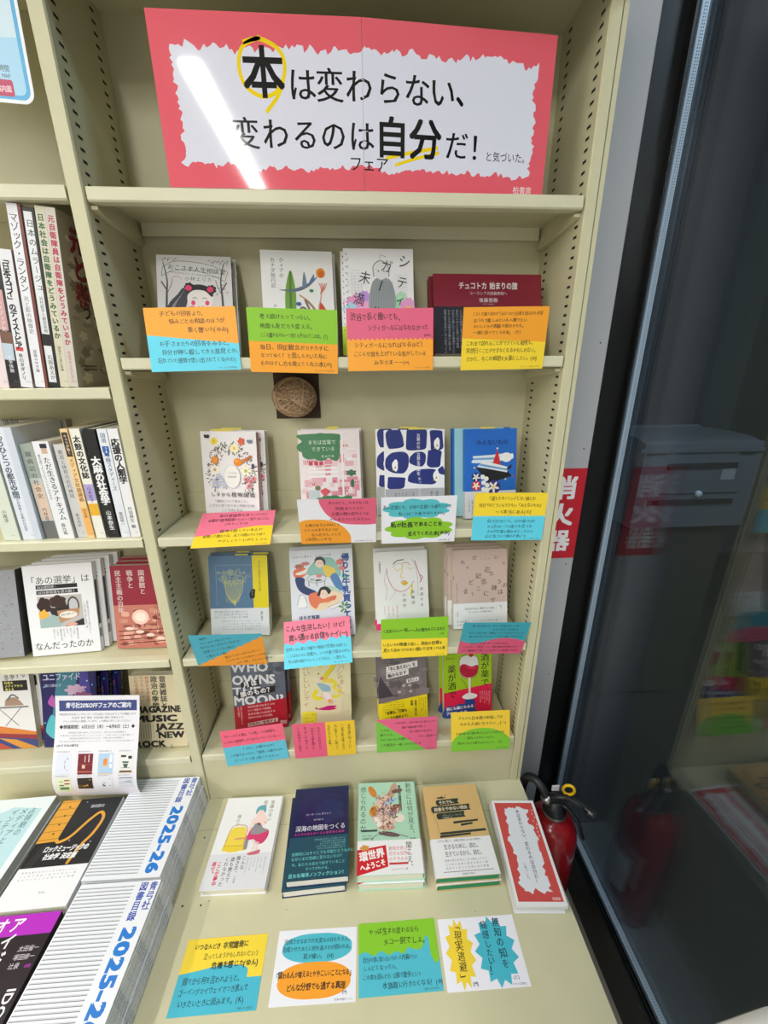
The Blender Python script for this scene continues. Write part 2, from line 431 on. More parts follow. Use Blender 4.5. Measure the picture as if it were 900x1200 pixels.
# ------------------------------------------------------------------ big sign on the top shelf
m = MB(); RED = (232, 98, 112)
SW, SH = 578.0, 199.0; SEAM = 290.5
def sign_pt(u, v, d):
    if u <= SEAM: return (0.1265+u/1000, 0.002-(d+0)/1000, Z1+0.0008+v/1000)
    q = (u-SEAM)/1000; an = R(3.5)
    return (0.1265+SEAM/1000+q*math.cos(an)+d/1000*math.sin(an), 0.002+q*math.sin(an)-d/1000*math.cos(an), Z1+0.0008+v/1000)
for a0, a1 in ((0, SEAM-0.25), (SEAM+0.25, SW)):
    f = [sign_pt(a0, 0, 0), sign_pt(a1, 0, 0), sign_pt(a1, SH, 0), sign_pt(a0, SH, 0)]
    b = [sign_pt(a0, 0, -3), sign_pt(a1, 0, -3), sign_pt(a1, SH, -3), sign_pt(a0, SH, -3)]
    rm = mat(RED, 0.06); wm = mat((225, 225, 225), 0.6)
    m.poly(f, rm); m.poly(b[::-1], wm)
    for i in range(4): m.poly([f[i], b[i], b[(i+1) % 4], f[(i+1) % 4]], wm)
a = Art(m, sign_pt, 0.06)
pts = jag(27, 27, 553, 163, 5, 3.6, 3)
# the torn patch is split at the fold so that each half lies on its own board
def clip(pts, s, keep):
    o = []
    for i in range(len(pts)):
        p, q = pts[i], pts[(i+1) % len(pts)]
        if keep(p[0]): o.append(p)
        if keep(p[0]) != keep(q[0]):
            t = (s-p[0])/(q[0]-p[0]); o.append((s, p[1]+t*(q[1]-p[1])))
    return o
a.p(clip(pts, SEAM-0.2, lambda x: x < SEAM-0.2), (226, 226, 240)); a.n -= 1
a.p(clip(pts, SEAM+0.2, lambda x: x > SEAM+0.2), (226, 226, 240))
YEL = (246, 214, 20)
a.l(cr([(126, 168), (150, 172), (176, 160), (181, 138), (168, 116), (146, 110), (124, 122), (118, 144), (126, 164), (150, 174)], 6), 5, YEL)
a.l(cr([(178, 128), (170, 112), (160, 101), (151, 92)], 5), 5, YEL)
a.l(cr([(324, 42), (360, 50), (404, 58)], 5), 4.5, YEL); a.l(cr([(338, 34), (372, 44), (406, 52)], 5), 4, YEL)
a.t('本', 121, 114, 60, K, wt=0.02)
for ch, x in zip('は変わらない', (184, 223, 265, 309, 350, 388)): a.t(ch, x, 109, 41, K, wt=0.012)
a.t('、', 428, 112, 36, K, wt=0.02)
for ch, x in zip('変わるのは', (99, 142, 185, 226, 268)): a.t(ch, x, 52, 40, K, wt=0.012)
a.t('自', 307, 48, 52, K, wt=0.02); a.t('分', 358, 48, 52, K, wt=0.02)
a.t('だ', 414, 48, 38, K, wt=0.012); a.t('！', 452, 46, 40, K, wt=0.012)
a.t('と気づいた。', 479, 46, 13.5, K, fit=72)
a.t('フェア', 268, 26, 21, K, wt=0.008, fit=60)
a.t('柏書房', 528, 5.5, 10.5, (250, 235, 235), wt=0.004)
tag(m.build('fair_sign'), 'wide red and white folded sign standing on the top shelf', 'sign')

# ------------------------------------------------------------------ books
def book(label, w, h, t, cover=(230, 230, 230), art=None, spine='R', spine_art=None, spine_col=None, band=None, pages=None,
         group=None, inset=1.2, bulge=0.0, rough=0.42, slip=None, cat='book', name='book', side_art=None):
    """standing book in its own space: front cover on y=0, spine on x=w ('R') or x=0 ('L'); mm"""
    root = thing(name, label, cat, group)
    mm = lambda v: v/1000
    X = (lambda x: mm(w-x)) if spine == 'R' else (lambda x: mm(x))
    c = 0.9
    def outline(off, x_end):
        n = 6; sp = []
        for i in range(n+1):
            q = i/n; sp.append((-bulge*math.sin(math.pi*q)-off, -off + (t+2*off)*q))
        return [(x_end, -off)] + sp + [(x_end, t+off)]
    outer = outline(0, w); inner = [(x+(c if i not in (0, len(outer)-1) else 0), min(max(y, c), t-c)) for i, (x, y) in enumerate(outer)]
    m = MB(); cm = mat(cover, rough); sm = mat(spine_col, rough) if spine_col else cm
    n = len(outer)
    O = [(X(x), mm(y)) for x, y in outer]; I = [(X(x), mm(y)) for x, y in inner]
    for i in range(n-1):
        mt = sm if 1 <= i <= n-3 else cm
        m.poly([(*O[i], 0), (*O[i+1], 0), (*O[i+1], mm(h)), (*O[i], mm(h))], mt, bulge > 0 and 1 <= i <= n-3)
        m.poly([(*I[i], 0), (*I[i], mm(h)), (*I[i+1], mm(h)), (*I[i+1], 0)], cm)
        m.poly([(*O[i], mm(h)), (*O[i+1], mm(h)), (*I[i+1], mm(h)), (*I[i], mm(h))], mt)
        m.poly([(*O[i], 0), (*I[i], 0), (*I[i+1], 0), (*O[i+1], 0)], mt)
    for k in (0, n-1): m.poly([(*O[k], 0), (*O[k], mm(h)), (*I[k], mm(h)), (*I[k], 0)], cm)
    if art: art(Art(m, front(), rough))
    sfn = (lambda off: (lambda u, v, d: (mm(w+bulge+off+d), mm(u), mm(v)))) if spine == 'R' else (lambda off: (lambda u, v, d: (mm(-bulge-off-d), mm(t-u), mm(v))))
    if spine_art: spine_art(Art(m, sfn(0.05), rough))
    m.build('cover', root)
    m = MB(); pm = PAGES if pages is None else mat(pages, 0.8, kind='pages')
    x0, x1 = sorted((X(c+0.3), X(w-inset)))
    m.box((x0, mm(c+0.05), mm(inset*0.6)), (x1, mm(t-c-0.05), mm(h-inset)), pm); m.build('page_block', root)
    if band:
        bh, bc, bart = band[:3]
        m = MB(); bo = outline(0.3, w+0.05); bm = mat(bc, 0.5)
        slope = band[3] if len(band) > 3 else 0
        B = [(X(x), mm(y)) for x, y in bo]
        for i in range(len(B)-1):
            top = lambda p: mm(bh) + slope*(p[0]-mm(w/2))
            m.poly([(*B[i], 0.0004), (*B[i+1], 0.0004), (*B[i+1], top(B[i+1])), (*B[i], top(B[i]))], bm)
        if bart: bart(Art(m, front(0.32), 0.5))
        if len(band) > 4 and band[4]: band[4](Art(m, sfn(0.35), 0.5))
        m.build('paper_band', root)
    if slip:
        m = MB(); m.box((mm(slip[0]), mm(t*0.35), mm(h-30)), (mm(slip[1]), mm(t*0.35+0.3), mm(h+slip[2])), mat((236, 222, 110), 0.6)); m.build('order_slip', root)
    return root
def stand(root, X, Y, z, lean, yaw, t, copies=(), labels=()):
    """put a leaning book on its shelf, with further copies behind it"""
    place(root, X, Y, z, lean, yaw, 0, t/1000)
    for k, (dx, dy, lab) in enumerate(copies):
        d = dup(root, lab)
        place(d, X+dx, Y+(k+1)*(t/1000+0.0018)/math.cos(R(lean))+dy, z, lean, yaw, 0, t/1000)
# ------------------------------------------------------------------ handwritten review cards
OR = (250, 166, 40); CY = (88, 196, 216); GR = (140, 200, 40); RO = (226, 96, 128); YE = (250, 216, 50); PK = (248, 124, 152); TE = (84, 188, 200); WH = (236, 236, 244); SK = (96, 212, 236)
INK = (28, 26, 26); INB = (20, 44, 60); INR = (70, 22, 34)
def card(label, pose, bg, regions, lines, small=None, w=148, h=100):
    X, Y, z, lean, roll, yaw = pose
    m = MB(); m.box((0, 0, 0), (w/1000, 0.0004, h/1000), mat(bg, 0.5))
    a = Art(m, front(), 0.5)
    for rg in regions:
        kind, c = rg[0], rg[1]
        if kind == 'p': a.p(rg[2], c)
        elif kind == 'b': a.blob(*rg[2:6], c, *rg[6:])
        elif kind == 'e': a.e(*rg[2:6], c)
    for ln in lines:
        txt, x, y, s = ln[:4]; kw = dict(ln[4]) if len(ln) > 4 else {}
        c = kw.pop('c', INK); wt = kw.pop('wt', 0.014)
        a.t(txt, x, y, s, c, wt=wt, jit=kw.pop('jit', 1.0), **kw)
    if small: a.t(small, w-4, 3, 3.2, (70, 66, 60), al='r')
    o = m.build('review_card'); place(o, X, Y, z, lean, yaw, roll)
    return tag(o, label, 'card', 'handwritten review cards')
def wave(x0, x1, y, amp, n, y1=None, k=10):
    y1 = y if y1 is None else y1
    return [(x0+(x1-x0)*i/(n*k), y+(y1-y)*i/(n*k)+amp*math.sin(2*math.pi*i/k)) for i in range(n*k+1)]
def scal(x0, x1, y, amp, n, k=8, y1=None):
    y1 = y if y1 is None else y1
    return [(x0+(x1-x0)*i/(n*k), y+(y1-y)*i/(n*k)+amp*abs(math.sin(math.pi*i/k))) for i in range(n*k+1)]
V = dict(vert=True)
card('orange and blue handwritten card below the girl with red hair buns', (0.0534, -0.0047, 1.4674, 7.7, -1.2, 0.1), OR,
     [('p', SK, [(0, 0), (148, 0), (148, 42), (0, 58)])],
     [('子どもの回答より、', 24, 87, 9.5), ('悩みごとの相談のほうが', 38, 75, 9.5), ('重く響いた(ゆみ)', 66, 61, 10),
      ('お子さまたちの回答をみると、', 18, 40, 9.5), ('自分が押し殺してきた意見とか、', 20, 27, 9.5), ('忘れていた感情が思い出されてくる(のの)', 12, 14, 9.3, dict(fit=128))], '『おこさま人生相談室』')
card('green and orange handwritten card below the bird and leaf travel book', (0.2168, -0.0014, 1.4667, -0.7, 1.7, 0.0), GR,
     [('p', OR, [(0, 0), (148, 0), (148, 47), (0, 49)])],
     [('考え続けたってつらい、', 20, 84, 9), ('地面も友だちも変える。', 20, 70, 9), ('ここを離れるのも一つ使える手なのでこの本。(T)', 20, 56, 8.5, dict(fit=112)),
      ('毎日、固定観念がカチカチに', 18, 37, 9.5), ('なってゆく！と悲しんでいた私に', 18, 24, 9.5, dict(fit=112)), ('そのほぐし方を教えてくれた本(の)', 16, 11, 9.5, dict(fit=122))], '『クィアのカナダ旅行記』')
card('rose and orange handwritten card below the pencil drawn girl cover', (0.3830, -0.0037, 1.4664, 5.8, -0.5, -0.1), RO,
     [('p', OR, [(0, 0), (148, 0)] + list(reversed(wave(0, 148, 51, 1.6, 18))))],
     [('渋谷で長く働いても、', 6, 82, 13, dict(fit=92)), ('シティガールにはなれなかった', 36, 65, 12, dict(fit=104)), ('(mk)', 132, 55, 6),
      ('シティガールになればなるほど！', 12, 38, 10.5, dict(fit=124)), ('こじらせ度を上げている気がしている', 10, 24, 10, dict(fit=126)), ('みなさまーー', 44, 10, 10), ('(m)', 96, 11, 7)], '『シティガール未満』')
card('orange and yellow handwritten card below the dark red landscape book', (0.5804, -0.0016, 1.4665, -3.3, -0.8, 0.2), OR,
     [('p', YE, [(0, 0), (148, 0), (148, 44), (0, 52)])],
     [('こうして旅へ出かけてみたいけど日本を出るのも不安', 16, 87, 7, dict(fit=122)), ('おうちで楽しみたい人へ贈りたい', 18, 77, 7), ('おいしいもの満載の旅のきもち。', 18, 68, 7), ('一緒に歩いてくれる本。 (Y)', 18, 58, 7),
      ('これまで訪れることができていた場所も、', 8, 40, 9.5, dict(fit=122)), ('突然行くことができなくなるかもしれない。', 8, 28, 9.5, dict(fit=128)), ('だから、今この瞬間を大事にしたい。(m)', 10, 15, 9.5, dict(fit=126))], '『チュコトカ始まりの旅』')
card('pink and yellow card lying tilted over the shelf lip below the botanical book', (0.0749, -0.0283, 1.1524, 67.8, -1.6, 0.1), PK,
     [('p', YE, [(0, 0), (148, 0), (148, 52)] + cr([(148, 54), (110, 54), (70, 46), (30, 34), (0, 31)], 6))],
     [('毎日夏植物を見ていたのに', 36, 85, 10, dict(fit=98, c=INR)), ('会議室は植物図鑑だらけだって知りましたよ。', 16, 72, 10, dict(fit=126, c=INR)), ('(のりこです)', 52, 60, 9, dict(c=INR)),
      ('植物を愛している人の', 46, 40, 9), ('植物との関わりは、人との関わりにも似て', 16, 26, 9.5, dict(fit=120)), ('やさしくヒントがたくさん', 46, 12, 9)], '『しずかな植物』')
card('white card with a pink and an orange patch below the town picture book', (0.2789, -0.0014, 1.1426, -11.0, 0.3, 0.0), WH,
     [('p', RO, [(40, 100), (148, 100), (148, 44)] + cr([(148, 43), (120, 42), (80, 47), (54, 66), (42, 88), (40, 100)], 6)),
      ('p', (246, 160, 40), [(0, 0)] + [(98, 0)] + cr([(98, 0), (97, 18), (84, 38), (60, 52), (30, 56), (8, 54), (0, 50)], 6))],
     [('ありがとう、たまらなくは', 58, 88, 8.5, dict(fit=76, c=INR)), ('何度ないぐらい', 70, 76, 8.5, dict(c=INR)), ('言葉の野の花のような', 62, 64, 8.5, dict(fit=72, c=INR)), ('かたまりでいたみたい。', 58, 52, 8.5, dict(fit=84, c=INR)),
      ('土地のあるじのはじて', 10, 40, 8.5, dict(fit=68)), ('いくらのまちのようが', 8, 29, 8.5, dict(fit=66)), ('なんだかしっくり', 20, 18, 8.5), ('(自然にいます)', 10, 7, 8.5)], '『まちは言葉でできている』')
card('white card with teal and green clouds below the dark blue shapes book', (0.4379, -0.0014, 1.1375, -4.0, -0.2, 0.0), WH,
     [('b', TE, 70, 74, 62, 20, 9, 0.09), ('b', GR, 76, 32, 64, 23, 9, 0.09)],
     [('私の言葉にも、SNSの言葉にも疲れたとき', 4, 75, 9.5, dict(fit=134, c=INB)), ('私にはこの本がありません。', 34, 61, 8.5, dict(c=INB)),
      ('私が社長であることを', 18, 36, 12.5, dict(fit=104, wt=.028)), ('支えてくれた本(ゆみ)', 52, 16, 12, dict(fit=86, wt=.028))], '『言葉は獲物を狙う』')
card('yellow and blue scalloped card below the blue ship cover', (0.6204, -0.0023, 1.1390, 2.1, 1.4, 0.0), YE,
     [('p', SK, [(0, 0), (148, 0)] + list(reversed(scal(0, 148, 50, 3, 22))))],
     [('「運とかタイミングとかご縁とか', 26, 85, 9.5, dict(fit=98)), ('自分ではどうにもできない『みえないもの』', 10, 71, 9.5, dict(fit=132)), ('って本当にある(の)', 44, 57, 9.5),
      ('同じ夕方を見ていても、それぞれ違うものが', 30, 38, 8, dict(fit=98, c=INB)), ('みえ方は一つの形とも言える', 30, 27, 8, dict(c=INB)), ('それが言葉の豊かなところだと', 30, 16, 8, dict(c=INB)), ('心に気づいて帰れた本(リ)', 28, 6, 8, dict(c=INB))], '『みえないもの』')
card('teal and orange diagonal card below the yellow bouquet book', (0.0359, -0.0015, 0.8607, -14.2, 1.2, -0.2), (70, 172, 196),
     [('p', (244, 156, 36), [(0, 0), (148, 0), (148, 94)] + wave(148, 0, 92, 1.5, 9, 2))],
     [('毎年、', 20, 84, 8, dict(c=INB, rot=14)), ('めぐりめぐる花とともに', 18, 70, 7.5, dict(c=INB, rot=14)), ('何かにあこがれている人も', 18, 57, 8, dict(c=INB, rot=14)), ('言葉にしてくれる花の…', 20, 43, 8, dict(c=INB, rot=14)), ('と思える一冊。', 22, 28, 8, dict(c=INB, rot=14)),
      ('枯れてゆくものもいとしく', 62, 24, 8, dict(rot=16)), ('いつまでたっても花のことを思う', 62, 12, 7.5, dict(rot=14)), ('ひらく時。まためぐる(ー)', 82, 4, 8, dict(rot=12))], '『花束の言葉』')
card('pink over blue wavy card below the lounging women cover', (0.2233, -0.0205, 0.8566, 41.2, -3.1, 0.0), PK,
     [('p', SK, [(0, 0), (148, 0)] + list(reversed(wave(0, 148, 50, 3, 6, 58))))],
     [('こんな生活したい！けど！', 4, 78, 15, dict(fit=140, wt=.022)), ('買い通せる自信もナイ(ー)', 10, 58, 15, dict(fit=132, wt=.022)),
      ('空想しない家とか細かい物語の空間をも読むと、', 4, 36, 8.5, dict(fit=140, c=INB)), ('ことばならない気配も、いつか書き留めながら', 6, 23, 8.5, dict(fit=138, c=INB)), ('今は読み続けていくことなのだ、と思えた。', 8, 11, 8.5, dict(fit=132, c=INB))], '『帰りに牛乳買ってきて』')
card('green over yellow handwritten card below the line drawn face cover', (0.4359, -0.0022, 0.8575, 2.1, -0.4, 0.0), GR,
     [('p', YE, [(0, 0), (148, 0), (148, 46), (0, 50)])],
     [('くるおいしい一年――人の話をもとになると', 4, 66, 11, dict(fit=138, wt=.022)), ('(ゆ)', 130, 56, 6.5),
      ('いろいろな物事と話し、会話の形質を', 4, 31, 10, dict(fit=132, wt=.02)), ('見たり決めつけのない関わり方をくれる本', 4, 17, 10, dict(fit=140, wt=.02))], '『共感する言葉』')
card('teal and rose wavy edged card below the scattered letters cover', (0.6068, -0.0014, 0.8602, -12.6, 2.8, -0.6), (64, 170, 190),
     [('p', (224, 92, 128), [(0, 0), (148, 0), (148, 34)] + cr([(148, 40), (128, 48), (96, 52), (70, 46), (44, 36), (20, 36), (0, 44)], 6))],
     [('思い出の中には、かつての街にいるような', 20, 87, 7.5, dict(fit=104, c=INB)), ('(なつかしさもある)', 68, 76, 7.5, dict(c=INB)), ('わたしの中だけの「景色」についての忘れていたこと', 16, 65, 7.5, dict(fit=124, c=INB)), ('思い出さないでいたことに目を覚まされた(リ)', 18, 54, 7.5, dict(fit=120, c=INB)),
      ('忘れたいと思ったことのある人は、', 24, 32, 8, dict(fit=92, c=INR)), ('どうせなら「記念」として残る碑は何を待つの？', 10, 20, 8, dict(fit=126, c=INR)), ('という疑問を丁寧にたどるまなざしの記録でもある', 8, 8, 8, dict(fit=130, c=INR))])
card('pink over blue jagged card below the grey and red moon book', (0.0609, -0.0050, 0.5668, 5.9, -5.3, 0.1), (240, 100, 130),
     [('p', (92, 190, 214), [(0, 0), (148, 0)] + [(148-148*i/30, 52+(3 if i % 2 else 0)) for i in range(31)])],
     [('わたしたち人類は「土地」への欲望を、', 8, 80, 9, dict(fit=128, c=INR)), ('いまから地球外へまで広げようとしている――', 6, 64, 9, dict(fit=136, c=INR)),
      ('「ふと」は誰のもの？', 40, 40, 9.5, dict(c=INB)), ('この本をきっかけに「境界」は誰のものか', 12, 25, 9, dict(fit=126, c=INB)), ('じっくりと考え直してみたい。', 20, 10, 9, dict(c=INB))])
card('card split into rose and yellow halves with vertical handwriting', (0.2235, -0.0032, 0.5764, 4.2, -1.2, 0.0), (234, 96, 130),
     [('p', (236, 196, 48), [(78, 0), (148, 0), (148, 100), (78, 100)])],
     [('わかしいものがいた', 62, 88, 8.5, dict(vert=True, c=INR)), ('かがやき者を感じて', 46, 88, 8.5, dict(vert=True, c=INR)), ('なつかしい本でした', 30, 92, 8.5, dict(vert=True, c=INR)), ('こころ何気なくに思う', 14, 94, 8.2, dict(vert=True, c=INR)),
      ('本音は思い切っていい', 134, 90, 8, V), ('この年の私は誰でもない', 118, 92, 8, V), ('人に話そう、と思った', 102, 92, 8, V), ('おばけのような本。', 86, 92, 8, V)])
card('rose and green diagonal card below the grey and yellow book', (0.4219, -0.0022, 0.5781, 2.2, -0.4, -0.1), (232, 98, 140),
     [('p', (120, 196, 70), [(0, 0), (122, 0), (0, 98)])],
     [('この本を読む、自分の語り方を変えたい人へ', 42, 84, 7, dict(fit=104, c=INR)), ('編む編集者の思い。', 62, 70, 7.5, dict(c=INR)), ('話し相手の仕方が', 80, 56, 7.5, dict(c=INR)), ('その一番星(ー)', 100, 40, 8, dict(c=INR)),
      ('これを', 10, 64, 8.5), ('読んだら、', 8, 50, 8.5), ('なんでもない人間にも', 8, 35, 8.5), ('この勇気が一番しまわりました', 10, 18, 9, dict(fit=100))], '『手に負えない』')
card('yellow card with a green dome below the wine glass cover', (0.6056, -0.0090, 0.5739, 16.1, 0.5, 0.0), (246, 208, 60),
     [('p', (128, 200, 50), [(0, 0), (148, 0)] + cr([(148, 26), (132, 42), (104, 54), (72, 57), (40, 52), (14, 38), (0, 22)], 6))],
     [('そもそも日本酒の美味しさが', 18, 80, 10, dict(fit=112)), ('わかる人間になりたい…(ー)', 22, 65, 10, dict(fit=116)),
      ('お酒の本であり薬の本がこんなという切り口の', 12, 42, 7.5, dict(fit=122)), ('面白いのかもしれない。', 40, 30, 7.5), ('飲めない人でも薬ではないらしい。 (ゆ)', 16, 17, 7.5, dict(fit=112))], '『酒が薬で薬が酒で』')
def lying(label, c0, ang, bg, regions, lines, small=None):
    m = card(label, (0, 0, 0, 0, 0, 0), bg, regions, lines, small)
    m.matrix_world = Matrix.Translation((c0[0], c0[1], ZC+0.0006)) @ Matrix.Rotation(R(ang), 4, 'Z') @ Matrix.Rotation(R(-90), 4, 'X')
lying('yellow and blue card lying on the counter below the seated girl book', (0.0502, -0.3695), -0.2, (244, 214, 60),
      [('p', (70, 184, 208), [(0, 0), (148, 0), (148, 42), (122, 42)] + cr([(122, 44), (120, 54), (104, 59), (70, 60), (36, 56), (0, 52)], 6))],
      [('いつなんどき 非常識側に', 16, 84, 10.5, dict(fit=98, wt=.022)), ('立ってしまうかもしれないという', 36, 70, 10, dict(fit=100)), ('危機を感じた(ゆん)', 54, 57, 10.5, dict(wt=.022)),
       ('周りから何を言われようと、', 10, 38, 11, dict(fit=106, c=INB)), ('ゴーイングマイウェイでつき進んで', 8, 25, 10.5, dict(fit=120, c=INB)), ('いきたいときに読みます。(K)', 12, 11, 10.5, dict(fit=112, c=INB))], '『常識のない喫茶店』')
lying('white card with teal and orange ovals lying on the counter', (0.218, -0.3681), -1.2, WH,
      [('b', (76, 186, 204), 75, 73, 66, 21, 4, 0.03), ('b', (246, 160, 40), 74, 30, 66, 24, 4, 0.03)],
      [('完成させるまでが大変なのはもちろん、', 12, 80, 8.5, dict(fit=128, c=INB, jit=.5)), ('完成させたあとに何を為すかが問われる。', 10, 69, 8.5, dict(fit=132, c=INB, jit=.5)), ('耳が痛い。 (H)', 50, 58, 8.5, dict(c=INB, jit=.5)),
       ('「関わる人が増えるとややこしいことになる」', 2, 34, 10, dict(fit=142, wt=.022)), ('どんな分野でも通ずる真理', 26, 18, 10.5, dict(fit=104, wt=.022)), ('(M)', 124, 11, 6)], '『深海の地図をつくる』')
lying('green over blue card lying on the counter below the pale green animal book', (0.3709, -0.3676), -0.3, (136, 200, 44),
      [('p', (80, 188, 208), [(0, 0), (148, 0), (148, 34)] + cr([(148, 42), (142, 36), (134, 46), (132, 70), (126, 74), (120, 60), (108, 56), (92, 60), (84, 52), (70, 56), (56, 52), (42, 58), (28, 52), (14, 58), (0, 55)], 5))],
      [('やっぱ生まれ変わるなら', 20, 82, 11, dict(fit=96)), ('タコ一択でしょ。', 46, 66, 12), ('自分の体に知らないちがった内臓がつい', 8, 44, 8.5, dict(fit=100, c=INB)), ('しんどくなったら、', 8, 33, 8.5, dict(c=INB)), ('この本を読んだら 公園で散歩という', 8, 21, 8.5, dict(fit=104, c=INB)), ('水族館に行きたくなる！(ゆ)', 42, 9, 9, dict(c=INB))], '『動物には何が見え』')
lying('white card with yellow and teal star bursts lying on the counter', (0.5248, -0.3713), -0.7, (240, 238, 248),
      [('p', (244, 212, 60), [(34+(26 if i % 2 else 18)*math.cos(i*math.pi/13)*1.05, 50+(50 if i % 2 else 39)*math.sin(i*math.pi/13)) for i in range(26)]),
       ('p', (70, 184, 206), [(101+(38 if i % 2 else 28)*math.cos(i*math.pi/13)*1.05, 50+(50 if i % 2 else 40)*math.sin(i*math.pi/13)) for i in range(26)])],
      [('「現実逃避」', 34, 96, 15, dict(vert=True, c=(70, 50, 20))), ('(M)', 46, 6, 7), ('無知の知を', 112, 98, 15.5, dict(vert=True, c=INB)), ('痛感したい！', 88, 94, 14.5, dict(vert=True, c=INB)), ('(と)', 120, 10, 7, dict(c=INB))], '『それでも読書を』')
# ------------------------------------------------------------------ books standing face out on the card shelves
TXT = ['世界の見え方が少しずつ変わっていく', 'ことばに出会い直すための一冊', '忘れていたことを思い出す時間', 'だれかと話したくなる物語がここに', 'わたしたちの毎日を静かに照らす']
def small_rows(a, x, y, n, size, dy, c, fit=None, al='l'):
    for i in range(n): a.t(TXT[i % 5], x, y-i*dy, size, c, fit=fit, al=al)
def small_cols(a, x, y, n, size, dx, c, L=99):
    for i in range(n): a.t(TXT[i % 5][:L-(i*3) % 5], x-i*dx, y, size, c, vert=True)

def art_girl(a):
    G = (90, 88, 94)
    a.l(cr([(10, 163), (30, 174), (60, 174), (92, 168), (122, 156)], 6), .7, K); a.l(cr([(8, 146), (30, 157), (60, 158), (92, 150), (116, 138)], 6), .7, K)
    a.l([(10, 163), (8, 146)], .7, K); a.l([(122, 156), (116, 138)], .7, K)
    a.t('おこさま人生相談室', 18, 160, 11, K, fit=100, rot=-5)
    a.t('子どもだからこそ すこやかな悩みに答えます', 20, 153, 4, K, fit=92, rot=-6)
    a.t('小林エリカ', 46, 139, 8.5, (90, 90, 96), fit=48, rot=-2)
    a.l(cr([(24, 142), (34, 146), (42, 140)], 5), .8, (200, 90, 100))
    for x0, s in ((14, 1), (112, -1)):
        a.l(cr([(x0, 60), (x0+1*s, 90), (x0+2*s, 115), (x0+3*s, 140), (x0-3*s, 172)], 6), [5-i*.15 for i in range(25)], G)
        a.l([(x0+2*s, 120), (x0-7*s, 136)], 2.4, G); a.l([(x0+2*s, 112), (x0+10*s, 130), (x0+12*s, 140)], 1, G)
    for i in range(9): a.l([(10+i*3, 174+(i % 3)*3), (12+i*3, 178+(i % 2)*3)], .8, K, same=i > 0)
    for i in range(9): a.l([(88+i*4, 176-(i % 3)*3), (91+i*4, 178-(i % 2)*3)], .9, K, same=i > 0)
    a.p(cr([(44, 124), (34, 112), (18, 92), (12, 60), (40, 62), (48, 90), (52, 112)], 6, True), (70, 70, 84))
    for i in range(12): a.l(cr([(46-i*.6, 120-i), (34-i, 100-i*1.5), (18+i*2, 66)], 5), .6, (190, 190, 200) if i % 2 else (30, 30, 40), same=i > 0)
    a.e(72, 104, 22, 24, (245, 240, 238)); a.p(cr([(50, 112), (52, 124), (66, 131), (84, 128), (94, 116), (92, 108), (80, 119), (62, 120)], 6, True), (50, 50, 56))
    a.blob(54, 126, 8, 8, (50, 50, 56), 7, .12); a.blob(92, 122, 8, 8, (50, 50, 56), 7, .12)
    a.e(53, 124, 5.5, 5.5, (238, 70, 120)); a.e(90, 122, 5.5, 5.5, (238, 70, 120))
    a.e(60, 96, 3.6, 4.6, (236, 80, 120)); a.e(84, 96, 3.6, 4.6, (236, 80, 120))
    for x in (63, 80): a.l(cr([(x-4, 104), (x, 106), (x+4, 104)], 4), .9, K)
    a.l(cr([(68, 90), (72, 88), (77, 90)], 4), 1, (200, 60, 90))
    a.p(cr([(30, 62), (36, 78), (52, 88), (60, 90), (72, 84), (84, 88), (102, 82), (112, 62)], 5) + [(112, 40), (30, 40)], (238, 70, 128))
    for x, y in ((104, 124), (110, 130), (106, 116), (100, 112), (113, 122), (118, 116)): a.l([(x, y), (x+3, y+1.4)], 1, K)
def sp_girl(a):
    a.blob(7, 174, 5, 5, K, 5, .3); a.t('おこさま人生相談室', 7, 160, 8, K, vert=True, wt=.03); a.l([(2, 60), (3, 165)], .6, K)
b = book('white picture cover of a girl with red hair buns under a banner', 128, 186, 15, (226, 226, 228), art_girl, 'R', sp_girl)
stand(b, 0.052, 0.0380, Z2, 24.0, 6.0, 15, [(0.004, 0, 'second white girl cover copy, hidden behind the front one')])

def art_leaf(a):
    a.col(['クィアの', 'カナダ旅行記'], 36, 174, 9, 15, c=(70, 70, 74)); a.t('水上文', 22, 92, 6.5, (90, 90, 94), vert=True)
    a.p(cr([(42, 60), (40, 100), (44, 130), (52, 152), (58, 130), (60, 100), (56, 60)], 6, True), (110, 160, 60)); a.l(cr([(50, 60), (50, 105), (52, 150)], 6), 4, (80, 120, 40))
    a.e(106, 148, 8, 9, (226, 138, 30)); a.e(107, 146, 5, 6, (210, 104, 20))
    a.p(cr([(30, 117), (60, 114), (84, 124), (100, 142), (80, 128), (56, 119)], 6, True), (96, 110, 130))
    a.p(cr([(72, 122), (76, 150), (80, 128)], 5, True), (110, 130, 160)); a.p(cr([(84, 130), (94, 146), (92, 132)], 5, True), (90, 120, 170))
    a.l(cr([(60, 70), (70, 86), (84, 78), (76, 100), (90, 86), (98, 70)], 6), 4, (120, 104, 96)); a.l(cr([(66, 108), (80, 98), (92, 84)], 6), 2.4, (190, 130, 80))
    a.p(cr([(102, 96), (112, 84), (116, 66), (108, 62), (102, 76)], 5, True), (208, 70, 40))
    for i in range(5): a.l(cr([(104, 110), (106+i*1.5, 120), (102+i*3.6, 130)], 4), 1.6, (216, 130, 110))
    a.l(cr([(106, 112), (104, 100), (100, 86), (102, 70)], 5), 2, (210, 150, 120)); a.e(88, 116, 4, 3, (60, 140, 90)); a.e(64, 92, 5, 3.6, (70, 90, 160))
b = book('white cover with a green leaf, bird and orange sun drawing', 128, 187, 15, (238, 238, 240), art_leaf, 'R', None)
stand(b, 0.2335, 0.0504, Z2, 17.1, 4.0, 15, [(0.004, 0, 'second green leaf cover copy, hidden behind the front one')])

